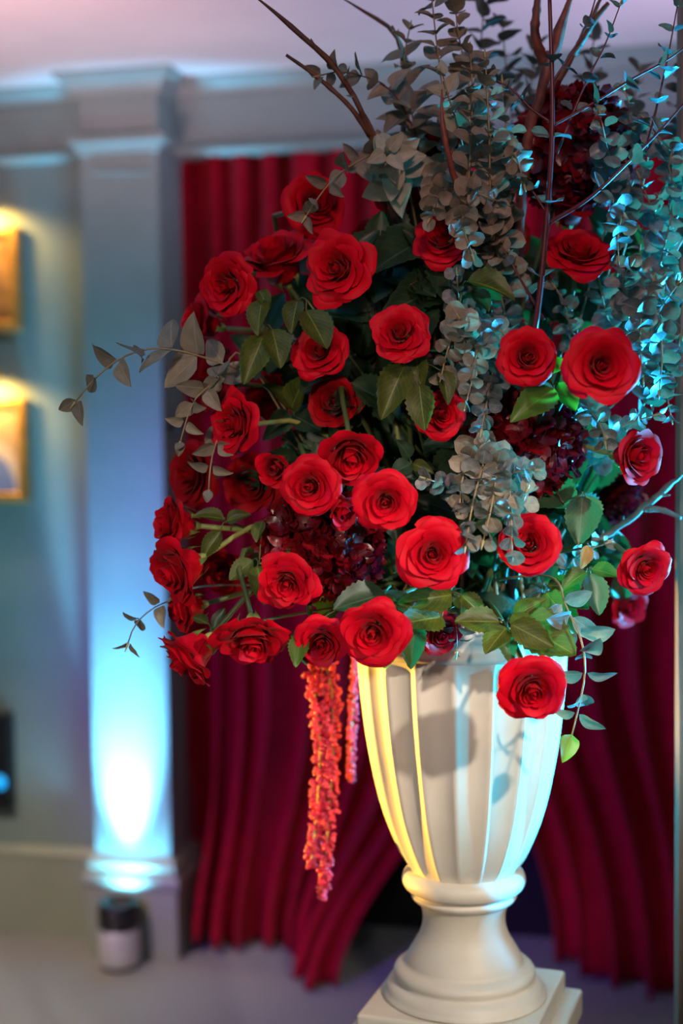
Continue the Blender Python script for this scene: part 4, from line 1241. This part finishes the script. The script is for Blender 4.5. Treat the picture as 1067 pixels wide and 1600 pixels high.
G('green leaves between the lower left roses and the hydrangea', (405, 880, 1.83),
  [(402, 885, 412, 938, 1.81, 1.78, None), (395, 875, 358, 905, 1.84, 1.83, None), (410, 815, 398, 842, 1.83, 1.81, None)], seed=16)
G('green leaves on the stems of the farthest left roses', (352, 815, 1.86),
  [(350, 812, 308, 800, 1.85, 1.83, None), (345, 830, 315, 870, 1.85, 1.84, None), (355, 815, 385, 800, 1.86, 1.85, None)], seed=17)
G('round dark leaves right of the nodding rose', (640, 725, 1.82),
  [(642, 725, 612, 738, 1.80, 1.78, 'dark'), (640, 715, 625, 690, 1.81, 1.79, 'dark'), (645, 725, 672, 735, 1.81, 1.79, None)], seed=18)
G('small tan dry leaf left of the farthest lower right rose', (918, 855, 1.82), [(918, 852, 912, 886, 1.78, 1.77, 'dry')], seed=19)
G('green leaves above the lowest left rose', (330, 985, 1.86), [(328, 990, 322, 1030, 1.84, 1.83, 'bright'), (325, 975, 300, 960, 1.85, 1.86, None), (335, 985, 350, 950, 1.86, 1.86, 'dark')], seed=20)
G('dark leaves behind the hanging-petal rose', (600, 420, 1.95),
  [(600, 420, 570, 380, 1.94, 1.92, 'dark'), (605, 415, 640, 400, 1.94, 1.92, 'dark'), (595, 430, 650, 440, 1.93, 1.9, 'dark'), (600, 430, 585, 470, 1.93, 1.9, 'dark')], seed=21)
G('dark leaves in the hollow left of the wavy rose', (575, 590, 1.95),
  [(575, 590, 545, 560, 1.94, 1.9, 'dark'), (575, 590, 590, 640, 1.93, 1.9, 'dark'), (580, 590, 610, 660, 1.94, 1.9, 'dark'), (570, 600, 560, 650, 1.94, 1.9, 'dark')], seed=22)
G('olive leaves among the stems at mid left', (455, 640, 1.93),
  [(455, 640, 415, 600, 1.92, 1.88, None), (455, 640, 470, 590, 1.92, 1.88, None), (460, 650, 500, 670, 1.92, 1.89, 'dark'), (450, 645, 420, 680, 1.92, 1.89, 'dark')], seed=23)
# dense interior foliage: nothing in the photo tells these apart
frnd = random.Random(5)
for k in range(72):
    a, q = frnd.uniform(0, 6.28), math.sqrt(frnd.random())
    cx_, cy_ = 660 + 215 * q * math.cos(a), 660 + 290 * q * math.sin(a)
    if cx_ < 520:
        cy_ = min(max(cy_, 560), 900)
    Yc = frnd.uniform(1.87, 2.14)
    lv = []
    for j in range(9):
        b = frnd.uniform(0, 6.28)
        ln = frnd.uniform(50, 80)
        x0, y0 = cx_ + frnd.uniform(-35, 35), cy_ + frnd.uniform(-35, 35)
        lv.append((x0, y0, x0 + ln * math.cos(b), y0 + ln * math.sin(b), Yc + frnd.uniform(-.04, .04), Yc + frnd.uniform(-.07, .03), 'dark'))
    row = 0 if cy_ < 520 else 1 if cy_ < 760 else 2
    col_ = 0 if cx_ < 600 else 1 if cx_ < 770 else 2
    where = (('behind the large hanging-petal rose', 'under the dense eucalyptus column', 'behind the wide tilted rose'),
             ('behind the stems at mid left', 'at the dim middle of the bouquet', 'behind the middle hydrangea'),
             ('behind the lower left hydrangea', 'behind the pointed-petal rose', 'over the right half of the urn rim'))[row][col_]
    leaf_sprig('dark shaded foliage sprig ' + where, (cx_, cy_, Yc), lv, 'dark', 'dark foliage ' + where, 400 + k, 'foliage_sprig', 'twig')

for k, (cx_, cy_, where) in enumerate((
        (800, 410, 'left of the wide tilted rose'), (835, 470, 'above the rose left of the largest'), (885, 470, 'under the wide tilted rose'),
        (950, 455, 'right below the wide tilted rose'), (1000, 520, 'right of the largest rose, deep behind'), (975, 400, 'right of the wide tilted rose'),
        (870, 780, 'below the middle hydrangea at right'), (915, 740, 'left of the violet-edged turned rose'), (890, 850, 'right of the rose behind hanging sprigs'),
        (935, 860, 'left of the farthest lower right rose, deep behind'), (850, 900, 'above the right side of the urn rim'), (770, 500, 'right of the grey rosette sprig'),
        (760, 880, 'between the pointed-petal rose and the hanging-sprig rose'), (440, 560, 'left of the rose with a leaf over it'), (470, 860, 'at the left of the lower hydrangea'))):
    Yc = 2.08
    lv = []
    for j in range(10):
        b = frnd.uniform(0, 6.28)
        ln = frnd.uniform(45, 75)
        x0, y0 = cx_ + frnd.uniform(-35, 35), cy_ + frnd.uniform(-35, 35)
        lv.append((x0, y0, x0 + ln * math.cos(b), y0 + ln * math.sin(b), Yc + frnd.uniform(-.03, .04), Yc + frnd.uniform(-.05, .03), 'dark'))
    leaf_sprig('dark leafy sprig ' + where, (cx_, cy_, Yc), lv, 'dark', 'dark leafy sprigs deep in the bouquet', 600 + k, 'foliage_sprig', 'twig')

# ================================================================== hydrangeas


def floret_mesh(seed):
    rnd = random.Random(seed)
    pts, faces, uvs = [], [], []
    for k in range(4):
        a0 = k * math.pi / 2 + rnd.uniform(-0.15, 0.15)
        w = rnd.uniform(0.42, 0.52)
        lift = rnd.uniform(0.05, 0.5)
        tw = rnd.uniform(-0.5, 0.5)
        o = len(pts)
        for j in range(4):
            t = j / 3
            ww = w * math.sin(math.pi * (0.10 + 0.80 * t)) ** 0.8
            for i in range(4):
                u = i / 3 * 2 - 1
                x, y = 0.08 + t, u * ww
                z = lift * t * t + 0.22 * abs(u) * t + tw * y * t + 0.06 * math.sin(4 * u + 5 * t + seed)
                pts.append((x * math.cos(a0) - y * math.sin(a0), x * math.sin(a0) + y * math.cos(a0), z))
                uvs.append((u * 0.5 + 0.5, t))
        for j in range(3):
            for i in range(3):
                a = o + j * 4 + i
                faces.append((a, a + 1, a + 5, a + 4))
    return grid_mesh('floret', pts, faces, uvs, M['hydrangea'])


FLORET = [floret_mesh(s) for s in range(5)]


def hydrangea(label, px, py, Y, wpx, hpx, n, seed):
    rnd = random.Random(seed)
    c = P(px, py, Y)
    rx, rz = wpx / 2 * Y / F, hpx / 2 * Y / F
    ry = (rx + rz) / 2 * 0.8
    root = empty('hydrangea', Matrix.Translation(c))
    end = FOAM + Vector((rnd.uniform(-.06, .06), rnd.uniform(-.05, .05), 0.02))
    pts, _l = catmull([Vector((0, 0.02, 0)), (end - c) * 0.5 + Vector((0, 0.06, 0)), end - c], 14)
    v_, f_ = tube_data(pts, 0.004, 0.005, 7)
    mesh_obj('stem', v_, f_, M['stem'], root)
    # branching core that carries the florets
    cv, cf = [], []
    for i in range(9):
        th_ = math.pi * i / 8
        for k in range(14):
            a = 2 * math.pi * k / 14
            cv.append((0.74 * rx * math.sin(th_) * math.cos(a), 0.74 * ry * math.sin(th_) * math.sin(a), 0.74 * rz * math.cos(th_)))
    for i in range(8):
        for k in range(14):
            a, b = i * 14 + k, i * 14 + (k + 1) % 14
            cf.append((a, a + 14, b + 14, b))
    mesh_obj('flower_core', cv, cf, M['hydrangea'], root, uvs=[(0.3, 0.3)] * len(cv))
    for k in range(n):
        y = 1 - 2 * (k + 0.5) / n
        a = k * 2.39996
        q = math.sqrt(1 - y * y)
        d = Vector((q * math.cos(a), y, q * math.sin(a)))
        d = (d + Vector([rnd.uniform(-.12, .12) for _ in range(3)])).normalized()
        p = Vector((d.x * rx, d.y * ry, d.z * rz)) * rnd.uniform(0.82, 1.02)
        nrm = (d + Vector([rnd.uniform(-.55, .55) for _ in range(3)])).normalized()
        fr = nrm.to_track_quat('Z', 'Y').to_matrix() @ Matrix.Rotation(rnd.uniform(0, 6.28), 3, 'Z')
        s = rnd.uniform(0.016, 0.022)
        data_obj('floret', rnd.choice(FLORET), root, Matrix.Translation(p) @ fr.to_4x4() @ Matrix.Diagonal((s, s, s, 1)))
    return tag(root, label, 'hydrangea', 'burgundy hydrangea heads')


hydrangea('glossy burgundy hydrangea under the central rose cluster', 503, 852, 1.86, 178, 160, 190, 1)
hydrangea('dark burgundy hydrangea below the largest rose, at mid right', 815, 700, 1.88, 180, 150, 190, 2)
hydrangea('dark burgundy hydrangea highest in the bouquet at upper right', 895, 232, 1.98, 175, 175, 190, 3)
hydrangea('small purple-lit hydrangea blurred behind the violet-edged rose', 960, 780, 2.14, 70, 50, 60, 4)

# ================================================================== bare twigs


def twig(label, pts, r0, r1, mat, seed, sides=(), anchor=True):
    rnd = random.Random(seed)
    P3 = [P(*p) for p in pts]
    if anchor:
        end = FOAM + Vector((rnd.uniform(-.08, .08), rnd.uniform(0, .06), 0.02))
        P3 = [end, end.lerp(P3[0], 0.5) + Vector((0, 0.03, 0))] + P3
    o = P3[0]
    root = empty('twig', Matrix.Translation(o))
    c_, ln = catmull(P3, 46)
    c_ = [p - o + Vector((rnd.uniform(-1, 1), rnd.uniform(-1, 1), rnd.uniform(-1, 1))) * r1 * 0.35 for p in c_]
    v_, f_ = tube_data(c_, r0, r1, 9, 0.25, rnd, True)
    mesh_obj('main_stem', v_, f_, M[mat], root)
    for s in sides:
        q = [P(*p) - o for p in s]
        c2, _l = catmull(q, 18)
        v_, f_ = tube_data(c2, r1 * 1.1, r1 * 0.6, 8, 0.25, rnd)
        mesh_obj('side_stem', v_, f_, M[mat], root)
    for k in range(5):
        i = 24 + k * 4
        t = (c_[min(i + 1, 45)] - c_[i - 1]).normalized()
        sd = (t.orthogonal() * rnd.choice((-1, 1)) + t * 1.2).normalized()
        v_, f_ = tube_data([c_[i], c_[i] + sd * 0.006, c_[i] + sd * 0.011, c_[i] + sd * 0.014], r1 * 0.7, r1 * 0.15, 6)
        mesh_obj('bud', v_, f_, M[mat], root)
    return tag(root, label, 'twig', 'bare twigs in the bouquet')


twig('forked brown twig reaching to the frame top left of the bouquet', [(660, 500, 2.02), (610, 320, 1.98), (578, 212, 1.93), (550, 145, 1.90), (500, 82, 1.88), (450, 36, 1.86), (395, -8, 1.85)], 0.0052, 0.0034, 'twig', 1,
     [[(578, 212, 1.93), (545, 165, 1.91), (492, 118, 1.90), (447, 86, 1.89)], [(590, 225, 1.94), (575, 190, 1.93), (567, 176, 1.93)]])
twig('thin dark twig leaning in from the frame top left of centre', [(640, 260, 2.08), (632, 140, 2.05), (622, 60, 2.03), (590, 32, 2.02), (528, -8, 2.02)], 0.004, 0.0028, 'twig', 2, [[(628, 130, 2.05), (634, 90, 2.04), (612, 40, 2.03)]])
twig('knobbly red-brown twig in front of the grey column', [(760, 430, 1.92), (728, 320, 1.82), (705, 260, 1.79), (692, 200, 1.78), (690, 140, 1.78)], 0.0042, 0.0034, 'twig_red', 3)
twig('thick red speckled branch at the top right', [(800, 470, 2.0), (820, 260, 1.94), (838, 165, 1.92), (868, 70, 1.91), (900, -20, 1.90)], 0.0075, 0.0068, 'twig_red', 4,
     [[(850, 100, 1.92), (836, 55, 1.91), (838, 20, 1.91), (842, -20, 1.91)]])
twig('brown branch leaning right to the frame top beside the red branch', [(800, 420, 2.02), (840, 190, 1.99), (885, 105, 1.97), (920, 40, 1.96), (945, -15, 1.96)], 0.0055, 0.0048, 'twig', 5, [[(905, 70, 1.965), (930, 30, 1.95), (950, 5, 1.95)]])
twig('grey forked branch reaching the right frame edge below the violet rose', [(830, 925, 1.96), (900, 870, 1.95), (960, 828, 1.95), (1010, 790, 1.95), (1064, 742, 1.96)], 0.0055, 0.0042, 'twig_grey', 6,
     [[(1005, 795, 1.95), (1035, 797, 1.95), (1064, 810, 1.95)]])
twig('dark twig crossing behind the top of the dense eucalyptus column', [(690, 330, 2.1), (640, 240, 2.08), (628, 190, 2.08), (640, 150, 2.08)], 0.003, 0.0022, 'twig', 7)

# ================================================================== amaranthus


def bead_mesh(seed):
    rnd = random.Random(seed)
    pts, faces = [], []
    for q in range(4):
        c = Vector([rnd.uniform(-.55, .55) for _ in range(3)])
        r = rnd.uniform(0.45, 0.7)
        o = len(pts)
        for i in range(5):
            th_ = math.pi * i / 4
            for k in range(6):
                a = 2 * math.pi * k / 6
                pts.append(tuple(c + Vector((r * math.sin(th_) * math.cos(a), r * math.sin(th_) * math.sin(a), r * math.cos(th_)))))
        for i in range(4):
            for k in range(6):
                a, b = o + i * 6 + k, o + i * 6 + (k + 1) % 6
                faces.append((a, a + 6, b + 6, b))
    return grid_mesh('bead_cluster', pts, faces, [(p[0] * .5 + .5, p[2] * .5 + .5) for p in pts], M['amaranth'])


BEAD = [bead_mesh(s) for s in range(4)]


def amaranthus(label, pts, rad, step, seed, loose=0.0):
    rnd = random.Random(seed)
    P3 = [P(*p) for p in pts]
    end = FOAM + Vector((-0.09, 0.03, 0.01))
    chain = [end, end.lerp(P3[0], 0.6) + Vector((0, 0.0, 0.05))] + P3
    o = chain[0]
    root = empty('amaranthus', Matrix.Translation(o))
    c_, _l = catmull(chain, 40)
    v_, f_ = tube_data([p - o for p in c_], 0.002, 0.0012, 6)
    mesh_obj('stem', v_, f_, M['stem_yellow'], root)
    cur, L = catmull(P3, 200)
    n = int(L / step)
    a = 0
    for i in range(n):
        t = i / (n - 1)
        p = cur[min(199, int(t * 199))] - o
        for q in range(3):
            a += 2.2 + rnd.uniform(-.4, .4)
            r = rad * (0.62 + 0.38 * math.sin(math.pi * min(1, 0.25 + t * 0.55))) * rnd.uniform(0.6, 1.0) * (0.6 if t > 0.97 else 1)
            if loose and t < 0.3 and rnd.random() < loose:
                r *= rnd.uniform(1.3, 2.0)
            s = rad * rnd.uniform(0.42, 0.58)
            d = Vector((math.cos(a), math.sin(a), rnd.uniform(-.3, .3)))
            mt = Matrix.Translation(p + d * r * 0.75) @ Matrix.Rotation(rnd.uniform(0, 6), 4, 'Z') @ Matrix.Rotation(rnd.uniform(0, 3), 4, 'X') @ Matrix.Diagonal((s, s, s * 0.8, 1))
            data_obj('bead_cluster', rnd.choice(BEAD), root, mt)
    return tag(root, label, 'amaranthus', 'hanging amaranthus tassels')


amaranthus('longest red amaranthus tassel hanging left of the urn', [(505, 1005, 2.04), (518, 1080, 2.06), (520, 1180, 2.06), (512, 1300, 2.06), (503, 1402, 2.06)], mm(14, 2.06), 0.0062, 1, 0.5)
amaranthus('slightly shorter red amaranthus tassel at the left of the longest one', [(490, 1000, 2.05), (492, 1080, 2.07), (500, 1180, 2.07), (494, 1280, 2.07), (486, 1352, 2.07)], mm(14, 2.06), 0.0062, 2, 0.5)
amaranthus('short thin amaranthus tassel between the long ones and the urn', [(556, 1010, 2.16), (553, 1080, 2.17), (549, 1150, 2.17), (549, 1218, 2.17)], mm(9, 2.16), 0.0055, 3)
